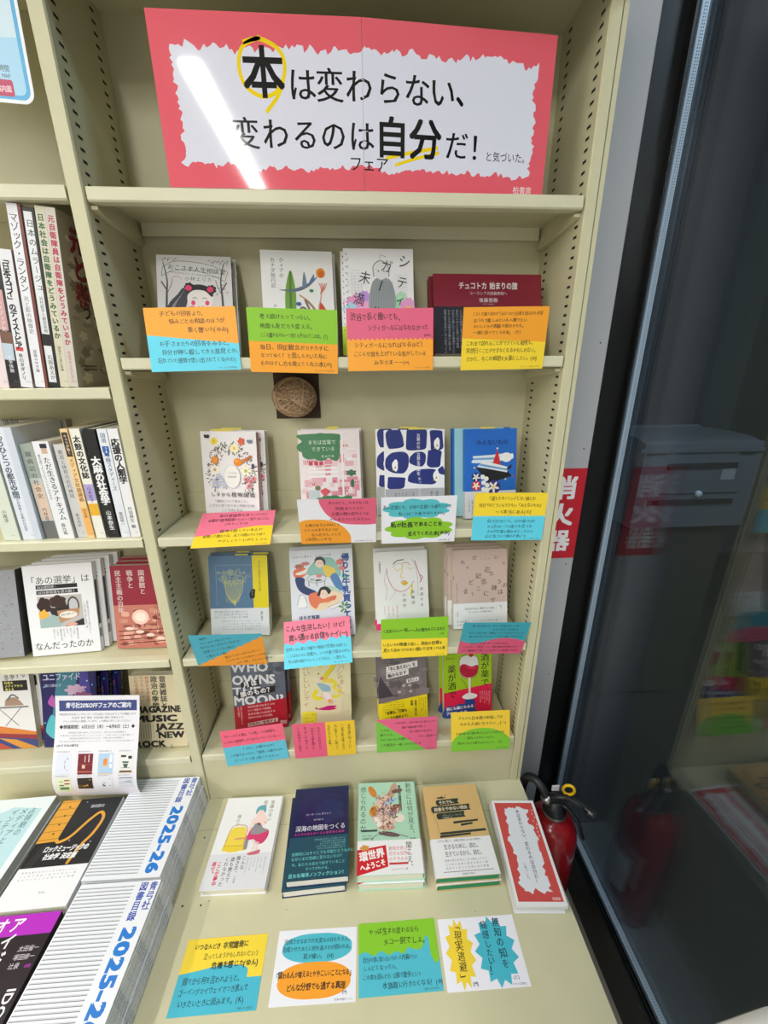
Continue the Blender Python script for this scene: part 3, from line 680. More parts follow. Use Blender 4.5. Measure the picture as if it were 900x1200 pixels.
def art_city(a):
    for x, y, rx, ry, c in ((22, 94, 18, 12, (232, 150, 200)), (52, 84, 22, 16, (238, 170, 214)), (90, 92, 16, 12, (150, 216, 170)), (114, 90, 14, 12, (228, 160, 210)), (36, 104, 10, 9, (196, 150, 226)), (104, 104, 9, 8, (180, 226, 190)), (74, 78, 14, 10, (246, 190, 220)), (12, 84, 10, 9, (170, 210, 230)), (118, 78, 10, 9, (240, 190, 120))): a.blob(x, y, rx, ry, c, 9, .12)
    for x in (14, 20, 26, 32): a.l([(x, 100), (x, 160-x)], .4, (150, 150, 160))
    for i in range(10): a.l([(14, 104+i*5), (32, 104+i*5)], .3, (170, 170, 180), same=i > 0)
    for i in range(10): a.l([(92, 106+i*4), (116, 104+i*4)], .3, (170, 170, 180), same=i > 0)
    a.p(cr([(44, 92), (50, 124), (60, 136), (78, 136), (88, 126), (94, 96), (84, 70), (50, 70)], 5, True), (150, 158, 162))
    for i in range(14): a.l(cr([(52+i*2.8, 130), (50+i*3, 104), (48+i*3.2, 76)], 4), .5, (110, 116, 122), same=i > 0)
    a.e(68, 148, 12, 15, (226, 228, 230)); a.l(cr([(55, 138), (54, 156), (66, 166), (80, 158), (82, 138)], 6), 2.4, (170, 170, 176)); a.l(cr([(66, 168), (68, 176), (78, 172)], 5), .8, (150, 150, 156))
    for x in (63, 73): a.e(x, 148, 1.2, 1.6, (110, 110, 120))
    for ch, x, y, s in (('シ', 98, 158, 25), ('テ', 94, 122, 23), ('ィ', 92, 92, 20), ('ガ', 66, 150, 24), ('ー', 72, 108, 26), ('ル', 46, 70, 24), ('未', 26, 130, 24), ('満', 14, 92, 24)): a.t(ch, x, y, s, (50, 50, 54), rot=-12 if ch != 'ー' else 70, sx=.9)
    for i in range(13): a.r(4, 176-i*11, 6, 178-i*11, (70, 90, 120)); a.n -= 1
    for i in range(10): a.l([(8, 172-i*14), (8, 166-i*14)], .5, (120, 130, 140), same=i > 0)
b = book('white cover with a pencil drawn girl in grey over pastel flowers', 127, 187, 17, (238, 238, 242), art_city, 'R', None, band=(52, (196, 226, 60), lambda a: a.rows(['都会に暮らすわたしの話', '待望の書籍化'], 10, 36, 8, 12), 0))
stand(b, 0.3792, 0.0504, Z2, 14.9, 0.8, 17, [(-0.006, 0, 'second pastel girl cover copy, sticking out behind the front one')])

def art_chuk(a):
    a.r(0, 0, 206, 86, (24, 26, 38))
    for i in range(60): a.e(rnd.uniform(4, 200), rnd.uniform(4, 80), rnd.uniform(2, 9), rnd.uniform(1, 4), rnd.choice(((34, 38, 56), (18, 20, 30), (44, 48, 62))), 10)
    a.t('チュコトカ 始まりの旅', 103, 118, 14, (230, 220, 222), wt=.02, al='c', fit=112); a.t('ユーラシア大陸最東端へ', 103, 107, 7, (220, 200, 205), al='c', fit=72); a.t('後藤悠樹', 103, 94, 8.5, (226, 210, 214), wt=.01, al='c', fit=36)
    a.t('GOTO HARUKI', 103, 89, 3, (210, 190, 195), al='c'); small_cols(a, 58, 80, 6, 5, 7.5, (170, 172, 180))
b = book('dark red and black landscape photo book', 206, 145, 20, (128, 22, 44), art_chuk, 'L', None)
stand(b, 0.5438, 0.0516, Z2, 16.2, 1.3, 20, [(-0.004, 0.001, 'second dark red landscape book, behind the front copy')])

def art_plant(a):
    q = random.Random(5)
    for i in range(260):
        an = q.uniform(-0.8, math.pi+0.8); rr = q.uniform(.62, 1.15); x, y = 60+44*rr*math.cos(an), 104+52*rr*math.sin(an)
        c = q.choice(((86, 96, 76), (110, 122, 90), (64, 72, 62), (140, 140, 110), (104, 84, 70), (170, 110, 90)))
        L_ = q.uniform(4, 10); b_ = an+q.uniform(-.9, .9); dx, dy = math.cos(b_)*L_, math.sin(b_)*L_
        a.p([(x, y), (x+dx*.5-dy*.16, y+dy*.5+dx*.16), (x+dx, y+dy), (x+dx*.5+dy*.16, y+dy*.5-dx*.16)], c); a.n -= 1
    a.n += 1
    def flower(x, y, r, c, cc, n=8):
        for i in range(n): a.e(x+r*.6*math.cos(i*6.283/n), y+r*.6*math.sin(i*6.283/n), r*.45, r*.26, c, 12, i*360/n)
        a.e(x, y, r*.3, r*.3, cc, 12)
    flower(28, 168, 8, (240, 216, 40), (224, 190, 30)); flower(70, 154, 10, (250, 240, 200), (240, 200, 60)); flower(26, 110, 11, (250, 244, 230), (200, 160, 90)); flower(92, 108, 12, (250, 244, 216), (180, 190, 110), 6)
    for x, y in ((24, 86), (34, 96), (34, 80), (44, 88), (46, 76), (52, 82), (26, 78)): flower(x, y, 7, (186, 196, 236), (240, 220, 120), 5)
    for x, y in ((92, 90), (102, 86), (98, 76), (108, 92)): flower(x, y, 6, (226, 140, 150), (180, 60, 80), 6)
    a.e(76, 126, 8, 8, (244, 140, 30)); a.e(74, 128, 3, 3, (250, 180, 80)); a.e(28, 130, 7, 8, (240, 150, 50)); a.blob(86, 168, 6, 7, (226, 96, 60), 5, .2)
    a.e(100, 134, 8, 3.6, (190, 110, 60), 16, 40); a.e(88, 128, 7, 3, (220, 130, 50), 16, 50); a.e(108, 118, 3, 5, (60, 60, 90), 14)
    for x, y, c in ((14, 178, K), (104, 168, (120, 126, 140))): a.e(x-2.5, y, 3, 4, c, 12, 30); a.e(x+2.5, y, 3, 4, c, 12, -30)
    a.blob(63, 96, 17, 24, (246, 244, 240), 8, .02); a.l([(63+17*math.cos(i*.21), 96+24*math.sin(i*.21)) for i in range(30)], .5, (170, 180, 160), True)
    a.t('しずかな植物', 63, 102, 3.6, (150, 150, 150), al='c'); a.t('植物図鑑', 63, 94, 4.6, (120, 120, 120), al='c')
    a.t('しずかな植物図鑑', 14, 54, 11, (60, 60, 60), fit=96, wt=.01, jit=.4)
    a.rows(['「植物について語ること」', 'しずかに見つめてゆく時間の記録', 'ここではじまる'], 58, 42, 6.5, 9.5, c=(150, 140, 150), al='c')
    a.r(4, 2, 112, 20, (226, 236, 210)); a.rows(['植物を愛するすべての人への贈りもの', '待望の新装版。'], 10, 13, 5, 8, c=(110, 130, 100))
b = book('white cover crowded with painted flowers around an oval', 117, 188, 16, (240, 236, 238), art_plant, 'L', None, pages=(214, 160, 150), slip=(22, 66, 5))
stand(b, 0.0700, 0.084, Z3, 8.5, -8.0, 16)
d = dup(b, 'second floral cover copy with pale fore edge, behind the front one'); 
for ch in d.children:
    if ch.name.startswith('page_block'): ch.data = ch.data.copy(); ch.data.materials[0] = PAGES
place(d, 0.0835, 0.1025, Z3, 8.5, -8.0, 0, .016)

def art_town(a):
    q = random.Random(9); P1 = (212, 110, 130); P2 = (236, 214, 216); P3 = (190, 70, 96)
    for i in range(46):
        x, y = q.uniform(2, 112), q.uniform(40, 176); w_, h_ = q.uniform(10, 26), q.uniform(8, 20)
        a.r(x, y, min(126, x+w_), y+h_, q.choice((P2, (244, 236, 236), (232, 190, 198), (222, 150, 164)))); 
        for k in range(int(h_/3)): a.l([(x+1, y+1.5+k*3), (min(125, x+w_-1), y+1.5+k*3)], .5, P1, same=k > 0)
        if i % 3 == 0:
            for k in range(int(w_/4)): a.r(x+1+k*4, y+2, x+3+k*4, y+6, P3); a.n -= 1
            a.n += 1
        if a.n > 12: a.n = 4
    a.n = 14
    for yy in (106, 98, 88): a.r(18, yy, 80, yy+3.6, (246, 240, 240)); a.n -= 1
    for k in range(3): a.r(20+k*11, 114, 28+k*11, 122, (200, 60, 84)); a.n -= 1
    a.n += 1
    a.blob(40, 152, 40, 27, (62, 128, 82), 7, .09); a.p(cr([(2, 178), (4, 168), (16, 160), (70, 124), (84, 130), (86, 160), (84, 178)], 5, True), (62, 128, 82))
    a.r(88, 40, 92, 182, (244, 238, 238))
    a.r(98, 122, 118, 128, (240, 236, 236)); a.blob(108, 96, 10, 6, (58, 110, 74), 6, .2); a.e(110, 74, 4, 9, (58, 110, 74))
    a.r(16, 34, 40, 62, (196, 206, 210)); a.blob(62, 40, 28, 9, (62, 128, 82), 8, .12); a.blob(98, 42, 10, 6, (62, 128, 82), 6, .1); a.e(36, 66, 6, 5, (110, 120, 84))
    a.p([(40, 60), (52, 66), (64, 58), (50, 46)], (214, 84, 100))
    a.t('まちは言葉で', 20, 158, 10, (222, 236, 222), fit=58); a.t('できている', 26, 144, 10, (222, 236, 222), fit=50); a.t('西本千尋', 46, 130, 6, (214, 230, 214), fit=28)
b = book('red line drawn town cover with a large green tree', 128, 187, 18, (238, 226, 228), art_town, 'R', lambda a: a.r(0, 150, 18, 187, (214, 110, 128)), band=(36, (236, 220, 186), lambda a: (a.rows(['暮らしの話す', 'まちの声に耳をすますとき', '街づくりの新しい本'], 8, 26, 5.6, 8.5, c=(60, 50, 40)), small_cols(a, 122, 32, 6, 4.2, 6.5, (60, 50, 40), 7))), slip=(58, 80, 5))
stand(b, 0.2730, 0.0750, Z3, 10.9, 2.4, 18, [(0.004, 0, 'second town drawing copy, hidden behind the front one')])

def art_blobs(a):
    N_ = (24, 42, 122)
    B = [(22, 166, 17, 19), (68, 166, 22, 23), (111, 164, 14, 20), (26, 118, 22, 21), (70, 124, 15, 14), (106, 126, 15, 17), (24, 76, 19, 12), (82, 86, 30, 15), (122, 98, 6, 8)]
    for x, y, rx, ry in [(x, y, rx*1.08, ry*1.08) for x, y, rx, ry in B]:
        a.p([(max(0, min(128, x+rx*math.copysign(abs(math.cos(t))**.62, math.cos(t))+2*math.sin(3*t+x))), max(0, min(186, y+ry*math.copysign(abs(math.sin(t))**.62, math.sin(t))+2*math.cos(2*t+y)))) for t in (i*2*math.pi/32 for i in range(32))], N_); a.n -= 1
    a.n += 1
    for x, y in ((112, 156), (22, 112), (110, 88)):
        a.blob(x, y, 6, 12, (246, 246, 248), 3, .12); a.e(x-4, y-9, 2.4, 1.4, (240, 210, 60)); a.e(x, y-4, 1.6, 2.4, (170, 120, 60)); a.e(x+1, y+9, 2.6, 2.4, (246, 246, 248))
    a.t('言葉のない言葉を', 72, 178, 8, (236, 236, 244), vert=True, wt=.01); a.t('言葉を', 72, 116, 9, (236, 236, 244), vert=True, wt=.01); a.t('失ったあとで', 74, 86, 7, (236, 236, 244), vert=True)
b = book('white cover covered with large dark blue rounded shapes', 128, 186, 16, (240, 240, 244), art_blobs, 'R', None, band=(62, (176, 178, 182), lambda a: (small_cols(a, 60, 54, 6, 5, 7.5, (70, 70, 74), 9), a.col(['言葉で心', 'あなたの'], 112, 56, 8, 12, c=(60, 60, 64)))), slip=(52, 90, 4))
stand(b, 0.4519, 0.0698, Z3, 11.1, 0.8, 16, [(-0.017, 0.0, 'second dark blue shapes copy, shifted out behind the front one')])

def art_ship(a):
    a.t('みえないもの', 24, 156, 12, (14, 24, 54), fit=70, wt=.012)
    a.p(cr([(16, 132), (18, 126), (16, 118), (60, 118), (84, 122), (94, 120), (100, 128), (92, 136), (60, 134)], 4), (220, 232, 244)); a.r(17, 124, 64, 128, (110, 160, 214))
    a.e(90, 128, 12, 10, (238, 240, 244)); a.e(102, 130, 3.5, 6, (238, 240, 244))
    a.p([(60, 116), (70, 146), (78, 112)], (206, 40, 40)); a.e(70, 147, 2, 2, (238, 238, 238))
    a.p([(24, 108), (50, 74), (102, 88), (92, 100)], (20, 22, 26)); a.p([(26, 110), (40, 122), (92, 108), (92, 96)], (232, 238, 244)); a.p([(34, 116), (90, 104), (91, 100), (30, 112)], (110, 160, 214)); a.p([(88, 102), (102, 114), (100, 104)], (20, 22, 26))
    for x, y, r_, c in ((24, 88, 10, (30, 40, 110)), (24, 70, 10, (206, 44, 44)), (62, 66, 15, (60, 50, 130))):
        a.e(x, y, r_, r_, c); a.e(x, y, r_*.85, r_*.85, c)
        for i in range(5): a.e(x+r_*.45*math.cos(i*1.257+1), y+r_*.45*math.sin(i*1.257+1), r_*.42, r_*.17, (240, 240, 240), 12, i*72+57)
        a.e(x, y, r_*.2, r_*.2, (240, 220, 90))
    for x, y in ((40, 62), (48, 70), (40, 76), (48, 60), (38, 88), (46, 84)): a.e(x, y, 5, 5, (240, 240, 236))
    a.e(88, 82, 2, 2, (240, 220, 90)); a.e(20, 108, 2, 2, (240, 220, 90)); a.e(104, 88, 1.6, 1.6, (230, 60, 60))
def band_ship(a):
    a.t('てつがく', 60, 46, 8, (40, 40, 44), wt=.02); small_cols(a, 16, 40, 2, 5, 7, (60, 60, 64), 8); small_rows(a, 20, 32, 3, 5, 8, (80, 80, 84))
b = book('bright blue cover with a red sailed paper ship', 112, 188, 15, (26, 104, 200), art_ship, 'L', None, band=(58, (212, 214, 222), band_ship), slip=(34, 66, 4))
stand(b, 0.6201, 0.0509, Z3, 11.1, 3.0, 15)
def art_pale(a): a.r(4, 0, 112, 188, (158, 208, 216))
b2 = book('pale turquoise and blue copy showing behind the ship cover', 126, 188, 15, (30, 110, 200), art_pale, 'L', None)
place(b2, 0.5975, 0.0675, Z3, 11.1, 3.0, 0, .015)

def art_bouquet(a):
    a.r(100, 0, 135, 190, (240, 220, 30)); FY = (216, 214, 120)
    a.l([(16, 72), (16, 168), (98, 168)], .5, (190, 200, 210)); q = random.Random(3)
    for i in range(150):
        an = q.uniform(0, 6.283); rr = math.sqrt(q.random()); x, y = 54+36*rr*math.cos(an), 140+18*rr*math.sin(an); s_ = q.uniform(2, 6); b_ = q.uniform(0, 6.28)
        a.l([(x, y), (x+s_*math.cos(b_), y+s_*math.sin(b_)), (x+s_*math.cos(b_+.9), y+s_*math.sin(b_+.9))], .55, FY, same=i > 0)
    for i in range(15):
        x = 34+i*3; a.l(cr([(x-2, 132), (x+(54-x)*.15, 110), (x+(54-x)*.5, 88), (56, 76)], 5), .5, FY, same=i > 0)
        a.l(cr([(36, 128-i*3.2), (56, 124-i*3.4), (76-i*.6, 128-i*3.2)], 4), .45, FY, same=True)
    a.l(cr([(36, 132), (38, 104), (50, 84), (62, 84), (74, 104), (78, 132)], 6), 1.2, FY); a.l([(56, 84), (57, 72)], 3, FY)
    a.p([(93, 88), (103, 90), (105, 110), (98, 111), (94, 106), (91, 98)], (20, 20, 22)); a.t('瀬戸夏子', 98, 107, 3.4, (180, 180, 160), vert=True)
    a.t('をとめと花束のうたをよむ本', 116, 178, 5.6, (60, 60, 30), vert=True)
def band_bouquet(a):
    small_rows(a, 8, 56, 3, 4.4, 6.5, (90, 90, 94), fit=78); a.t('瀬戸夏子', 118, 58, 6, (40, 40, 44), vert=True); small_rows(a, 70, 34, 4, 3.6, 6.5, (100, 100, 104), al='c', fit=90); a.t('花束の記', 6, 3, 3.4, (80, 80, 80))
b = book('grey blue cover with a yellow line drawn bouquet', 134, 190, 13, (92, 128, 162), art_bouquet, 'R', None, band=(66, (232, 234, 238), band_bouquet), slip=(60, 90, 3))
stand(b, 0.0425, 0.0760, Z4, 14.5, -2.3, 13, [(0.0, 0, 'second yellow bouquet copy, hidden behind the front one')])

def art_milk(a):
    G = (60, 64, 76); SKN = (248, 222, 206)
    a.t('住まいと暮らし、たべものの話', 8, 185, 5.2, (50, 56, 80), fit=88, rot=2)
    a.p(cr([(36, 150), (60, 178), (92, 184), (112, 164), (116, 140), (92, 138), (60, 142)], 6, True), (150, 200, 190))
    a.e(68, 172, 10, 11, SKN); a.p(cr([(56, 170), (60, 184), (74, 186), (82, 176), (80, 166), (74, 178), (62, 178)], 5, True), G)
    a.p(cr([(76, 166), (98, 160), (106, 146), (90, 136), (78, 148)], 5, True), (240, 206, 90)); a.p(cr([(92, 140), (106, 146), (120, 118), (124, 106), (108, 108), (96, 126)], 5, True), (90, 140, 196)); a.p(cr([(88, 118), (108, 110), (118, 96), (96, 100), (78, 114)], 5, True), (196, 222, 206))
    a.e(60, 136, 22, 10, (226, 230, 236)); a.l([(60+22*math.cos(i*.21), 136+10*math.sin(i*.21)) for i in range(30)], .7, G, True)
    a.e(66, 142, 7, 4, (226, 140, 140)); a.e(50, 134, 6, 3, (180, 190, 206)); a.e(64, 132, 8, 2, (90, 80, 76))
    for x in (42, 60, 78): a.l([(x, 130), (x, 118)], 2, (150, 156, 166))
    a.p(cr([(10, 158), (34, 162), (38, 150), (26, 140), (10, 142)], 5, True), (236, 120, 80)); a.p(cr([(12, 150), (30, 156), (40, 160), (36, 150), (20, 146)], 4, True), (246, 240, 236))
    a.p(cr([(12, 140), (32, 138), (34, 120), (58, 106), (52, 96), (30, 102), (16, 116)], 5, True), (40, 66, 116))
    a.p(cr([(40, 72), (60, 62), (96, 70), (118, 88), (114, 100), (90, 104), (60, 80)], 5, True), (246, 222, 190))
    a.p(cr([(42, 100), (62, 104), (74, 96), (92, 88), (88, 80), (66, 78), (56, 66), (42, 80)], 5, True), (236, 128, 90)); a.p(cr([(88, 92), (104, 94), (100, 84), (90, 84)], 4, True), (226, 120, 84))
    a.e(76, 100, 11, 12, SKN, 24, -20); a.p(cr([(60, 98), (68, 114), (82, 116), (92, 106), (86, 98), (80, 108), (70, 108), (66, 96)], 5, True), (40, 40, 46))
    for x, y in ((74, 100), (81, 97), (66, 172), (72, 170)): a.l([(x-1.6, y), (x+1.6, y+.6)], .8, G)
    a.blob(26, 92, 7, 8, (250, 250, 250), 3, .1); a.p(cr([(16, 72), (18, 90), (32, 88), (38, 76), (30, 68)], 5, True), (250, 250, 250)); a.l(cr([(14, 76), (18, 92), (22, 100), (30, 98), (36, 82), (34, 70), (18, 70)], 5), .7, G)
    a.p([(84, 68), (112, 78), (118, 74), (92, 62)], (244, 244, 246)); a.l([(84, 68), (112, 78), (118, 74), (92, 62)], .7, G, True)
    for i in range(6): a.e(122+8*math.cos(i), 66+9*math.sin(i), 6, 2.4, (110, 160, 90), 14, i*57)
    a.blob(116, 172, 9, 7, (226, 130, 120), 6, .1); a.blob(120, 158, 8, 6, (226, 140, 130), 6, .1); a.blob(22, 166, 10, 5, (190, 110, 100), 7, .2); a.blob(36, 172, 9, 4, (200, 130, 116), 7, .2); a.blob(126, 138, 8, 6, (140, 196, 180), 5, .1)
    a.t('帰りに牛乳買ってきて', 128, 192, 19, (44, 84, 158), vert=True, wt=.03, sx=1.0)
    a.t('はらだ有彩', 16, 44, 9, (44, 60, 110), fit=48, wt=.03); a.l(cr([(48, 34), (62, 40), (76, 34)], 5), .8, (120, 130, 140))
b = book('white comic style cover of two women lounging, blue vertical title', 145, 203, 14, (232, 236, 246), art_milk, 'R', lambda a: a.r(0, 0, 14, 203, (206, 214, 230)))
stand(b, 0.2335, 0.0500, Z4, 19.0, 2.5, 14, [(-0.001, 0.002, 'second lounging women copy, its top showing behind the front one')])

def art_face(a):
    a.l(cr([(26, 150), (30, 122), (42, 100), (60, 92), (78, 100), (90, 116)], 8), 1.3, (200, 60, 130)); a.l(cr([(94, 164), (98, 150), (104, 132), (108, 116), (104, 112)], 8), 1.6, (200, 60, 110)); a.l(cr([(104, 130), (112, 124), (106, 116)], 5), 1.5, (200, 60, 110))
    a.l(cr([(42, 158), (52, 166), (68, 168)], 6), 2, (40, 40, 40)); a.l(cr([(40, 150), (54, 160), (66, 156)], 6), 1.2, (210, 180, 40)); a.l(cr([(64, 160), (76, 160), (82, 154)], 6), 1.2, (200, 90, 150)); a.l(cr([(44, 148), (52, 142), (60, 148)], 6), 1.1, (220, 170, 60)); a.l(cr([(76, 150), (84, 144), (92, 148)], 6), 1.1, (220, 190, 40))
    a.l(cr([(64, 156), (62, 138), (58, 128), (66, 124)], 6), 1.6, (226, 200, 50)); a.p(cr([(60, 112), (68, 116), (76, 112), (68, 106)], 5, True), (226, 190, 40)); a.l(cr([(58, 114), (66, 118), (72, 115)], 5), 1.3, (210, 70, 110)); a.l(cr([(86, 108), (84, 92), (82, 80)], 6), 3.6, (236, 216, 50))
    a.l(cr([(26, 146), (20, 120), (26, 100), (22, 74)], 6), .6, (120, 120, 130)); a.l(cr([(88, 168), (96, 150), (100, 110), (98, 80)], 6), .6, (120, 120, 130)); a.l(cr([(48, 98), (40, 84), (30, 74)], 6), .6, (150, 150, 150))
    a.t('小澤身和子', 10, 168, 6, (60, 60, 60), vert=True)
    for i, s in enumerate(('共感する', '距離感', '小説抄')): a.t(s, 108-i*21, 100-i*6, 8.5, (40, 40, 44), vert=True, gap=.5)
def band_face(a):
    small_cols(a, 48, 60, 4, 4.6, 10, (226, 80, 130), 8); a.e(4, 10, 8, 9, (232, 50, 120)); a.t('文芸', 104, 20, 4, K)
b = book('white cover with a loose coloured line drawing of a face', 124, 189, 16, (240, 240, 242), art_face, 'R', None, band=(70, (240, 240, 242), band_face))
stand(b, 0.4312, 0.0630, Z4, 16.5, 3.0, 16, [(-0.003, 0.0, 'second line drawn face copy, its top showing behind the front one')])

def art_scatter(a):
    BR = (74, 56, 50)
    for ch, x, y, s in (('忘', 74, 138, 15), ('れ', 18, 158, 11), ('た', 88, 126, 13), ('い', 98, 168, 11), ('記', 54, 122, 14), ('う', 104, 108, 13), ('念', 68, 106, 15), ('ど', 36, 108, 14), ('碑', 92, 92, 14), ('こ', 56, 92, 12), ('に', 72, 80, 14), ('る', 22, 88, 14), ('の', 120, 96, 13), ('は', 108, 80, 14), ('？', 44, 78, 12), ('か', 92, 62, 12), ('だ', 46, 168, 11), ('で', 30, 144, 9), ('り', 118, 152, 9)): a.t(ch, x, y, s, BR, rot=rnd.uniform(-16, 16), wt=.01)
    a.t('・・・', 64, 164, 9, BR); a.t('ー', 6, 120, 12, BR, rot=90); small_cols(a, 9, 112, 1, 3.6, 6, BR)
def band_scatter(a):
    a.t('「忘れ去るための、集団でつくる記念。」', 66, 46, 6.2, (50, 50, 54), al='c', fit=84); a.t('たったひとつの碑がある', 66, 38, 5.4, (70, 70, 74), al='c', fit=58); a.t('？', 114, 44, 12, (80, 70, 70), rot=20); a.l([(10, 30), (10, 42)], .9, K)
    for i in range(2): a.t('記憶を書き、ともに生きるための本', 8, 16-i*8, 4.6, (80, 80, 84), fit=100)
b = book('dusty pink cover with scattered brown letters', 131, 191, 15, (210, 186, 178), art_scatter, 'R', None, band=(62, (238, 238, 240), band_scatter))
stand(b, 0.6115, 0.0600, Z4, 14.0, 1.0, 15, [(-0.010, 0.0, 'second dusty pink copy, shifted behind the front one'), (-0.013, 0.0, 'rearmost dusty pink copy in its stack')])

def art_moon(a):
    q = random.Random(2)
    for i in range(40): a.blob(q.uniform(6, 126), q.uniform(70, 182), q.uniform(3, 12), q.uniform(2, 8), q.choice(((84, 92, 110), (104, 112, 128), (76, 82, 98), (118, 124, 138))), 7, .15); a.n = min(a.n, 8)
    a.n = 9
    for s, y, f in (('WHO', 158, 92), ('OWNS', 124, 108), ('THE', 97, 70), ('MOON?', 68, 126)): a.t(s, 1, y, 38, (226, 228, 232), wt=.03, fit=f, sy=.9 if s != 'THE' else .7)
    for x, y, w_, s in ((22, 112, 46, '月は'), (14, 86, 92, '誰のもの？')):
        a.p([(x, y), (x+w_, y+w_*.16), (x+w_, y+w_*.16+17), (x, y+17)], (16, 16, 18)); a.t(s, x+5, y+4, 16, (238, 238, 240), wt=.03, rot=9, fit=w_-8)
    a.t('ルネサンス・ブックス', 76, 116, 4, K, rot=8); a.t('訳 松本裕', 100, 111, 4, K, rot=8)
def band_moon(a):
    for i, s in enumerate(('有限資源が枯渇するか', 'エデンで開催する「宇宙開発」', '資本主義にも起源する', '次世代のためにできる提言')): a.t(s, 34, 58-i*10, 6.6, (236, 214, 214), rot=6, fit=70-(i % 2)*8)
    a.p([(32, 6), (108, 17), (108, 28), (32, 16)], (226, 200, 190)); a.t('平和的に管理する', 34, 8, 9, (120, 20, 30), rot=8, fit=72, wt=.02)
    a.r(114, 10, 130, 20, (200, 160, 150)); a.col(['月面の所有権をめぐる', '宇宙の倫理学'], 18, 64, 5, 7, c=(230, 200, 200))
b = book('grey cover with big white capitals and a red paper band', 132, 188, 17, (94, 102, 118), art_moon, 'R', lambda a: a.r(0, 0, 17, 80, (150, 20, 36)), band=(72, (176, 26, 44), band_moon, 0.16))
stand(b, 0.0644, 0.0688, Z5, 9.9, -0.6, 17, [(0.006, 0, 'second grey and red copy, behind the front one')])

def art_two(a):
    LN = (120, 100, 90)
    a.l(cr([(50, 158), (60, 172), (78, 172), (84, 158), (72, 142), (62, 128), (70, 122), (86, 120)], 7), 11, (236, 220, 20)); a.l(cr([(46, 156), (56, 176), (80, 178), (91, 160), (80, 144), (68, 128)], 7), .7, (130, 120, 30))
    a.l(cr([(84, 120), (92, 112), (84, 102)], 6), 8, (236, 220, 30)); a.l(cr([(86, 98), (100, 94), (96, 80), (80, 80)], 6), 6, (240, 226, 40)); a.l(cr([(44, 98), (34, 86), (40, 76), (56, 78), (60, 88)], 6), 9, (240, 228, 20)); a.l(cr([(58, 118), (70, 122), (84, 118)], 5), 6, (240, 214, 90))
    a.p(cr([(44, 112), (50, 116), (74, 108), (78, 96), (70, 92), (60, 92)], 5, True), (150, 190, 206)); a.l([(46, 116), (38, 132)], 5, (244, 226, 226)); a.p(cr([(60, 92), (72, 90), (80, 76), (66, 72), (58, 80)], 5, True), (246, 234, 240)); a.e(78, 66, 7, 6, (226, 196, 190)); a.l([(52, 82), (66, 74)], 4, (244, 206, 210)); a.e(56, 128, 5, 4, (226, 130, 150), 14, 40); a.e(48, 140, 2.4, 3, (190, 150, 90)); a.e(74, 68, 4, 5, (250, 170, 60))
    a.p(cr([(42, 48), (58, 52), (72, 56), (92, 55), (86, 50), (92, 47), (74, 44), (54, 45)], 5, True), (206, 34, 124))
    for i, ch in enumerate('おいしいシティ'): a.t(ch, 6+(i % 2)*2, 152-i*16, 17, (196, 150, 130), sx=1.1)
    for i, ch in enumerate('アンパンのまちへ'): a.t(ch, 92+(i % 3)*3, 176-i*13, 15, (196, 140, 130), sx=1.1)
    for i in range(9): a.l([(104+i*2.6, 92-i), (104+i*2.6, 36)], .3, (170, 160, 120), same=i > 0)
    for i, c in enumerate(((220, 120, 110), (200, 150, 110), (210, 110, 90))): a.e(26+i*6, 164-i, 1.6, 1.4, c)
    a.r(4, 0, 40, 42, (240, 232, 60)); a.rows(['この二冊が', '面白い', '重版出来'], 10, 32, 6, 9, c=(190, 160, 60)); a.e(40, 50, 3, 3, (150, 110, 80))
b = book('pale yellow cover with a big yellow two and tumbling figure', 129, 188, 17, (232, 228, 186), art_two, 'R', lambda a: a.r(0, 0, 17, 188, (196, 196, 150)))
stand(b, 0.2312, 0.0600, Z5, 16.0, -1.1, 17, [(0.0, 0, 'second pale yellow figure copy, hidden behind the front one')])

def art_knit(a):
    q = random.Random(4)
    for i in range(34): a.blob(q.uniform(8, 120), q.uniform(66, 180), q.uniform(5, 18), q.uniform(3, 10), q.choice(((120, 112, 114), (138, 128, 130), (100, 94, 98), (150, 140, 142))), 6, .2); a.n = min(a.n, 7)
    for i in range(26):
        x, y = q.uniform(10, 110), q.uniform(72, 176); a.l(cr([(x, y), (x+q.uniform(-12, 12), y+8), (x+q.uniform(-14, 14), y+16)], 5), .7, q.choice(((176, 166, 166), (80, 76, 80))), same=i > 0)
    a.n += 1; a.p([(0, 96), (0, 62), (40, 66), (6, 120)], (70, 66, 74))
    a.l(cr([(18, 156), (30, 166), (58, 168), (60, 158), (34, 152), (18, 156)], 6), .9, (60, 56, 60))
    a.p([(22, 128), (104, 140), (104, 156), (22, 144)], (240, 238, 238)); a.t('「手に負えない」を', 24, 132, 11, K, wt=.025, rot=8, fit=76); a.p([(22, 112), (80, 121), (80, 136), (22, 127)], (240, 238, 238)); a.t('編みなおす', 26, 116, 11, K, wt=.025, rot=8, fit=50)
    a.p([(74, 98), (106, 103), (106, 113), (74, 108)], (240, 238, 238)); a.t('友田とん', 77, 101, 7.5, K, wt=.025, rot=8, fit=27)
    for x, y in ((66, 92), (82, 92), (54, 76), (84, 76)): a.blob(x, y, 4, 3, (196, 190, 188), 5, .3)
def band_knit(a):
    small_rows(a, 10, 48, 4, 4, 6, K, fit=56); a.t('「言葉も、打開も', 12, 18, 9, K, wt=.03, fit=62, rot=6); a.t('ここから始めよう」', 14, 4, 9, K, wt=.03, fit=66, rot=6); a.col(['直感で始まる', '推薦'], 96, 52, 7, 10, wt=.02); small_cols(a, 122, 58, 4, 4, 5.5, K, 11)
b = book('grey photographic cover with white title strips and yellow band', 127, 189, 16, (124, 116, 118), art_knit, 'R', None, band=(57, (246, 226, 20), band_knit, 0.14))
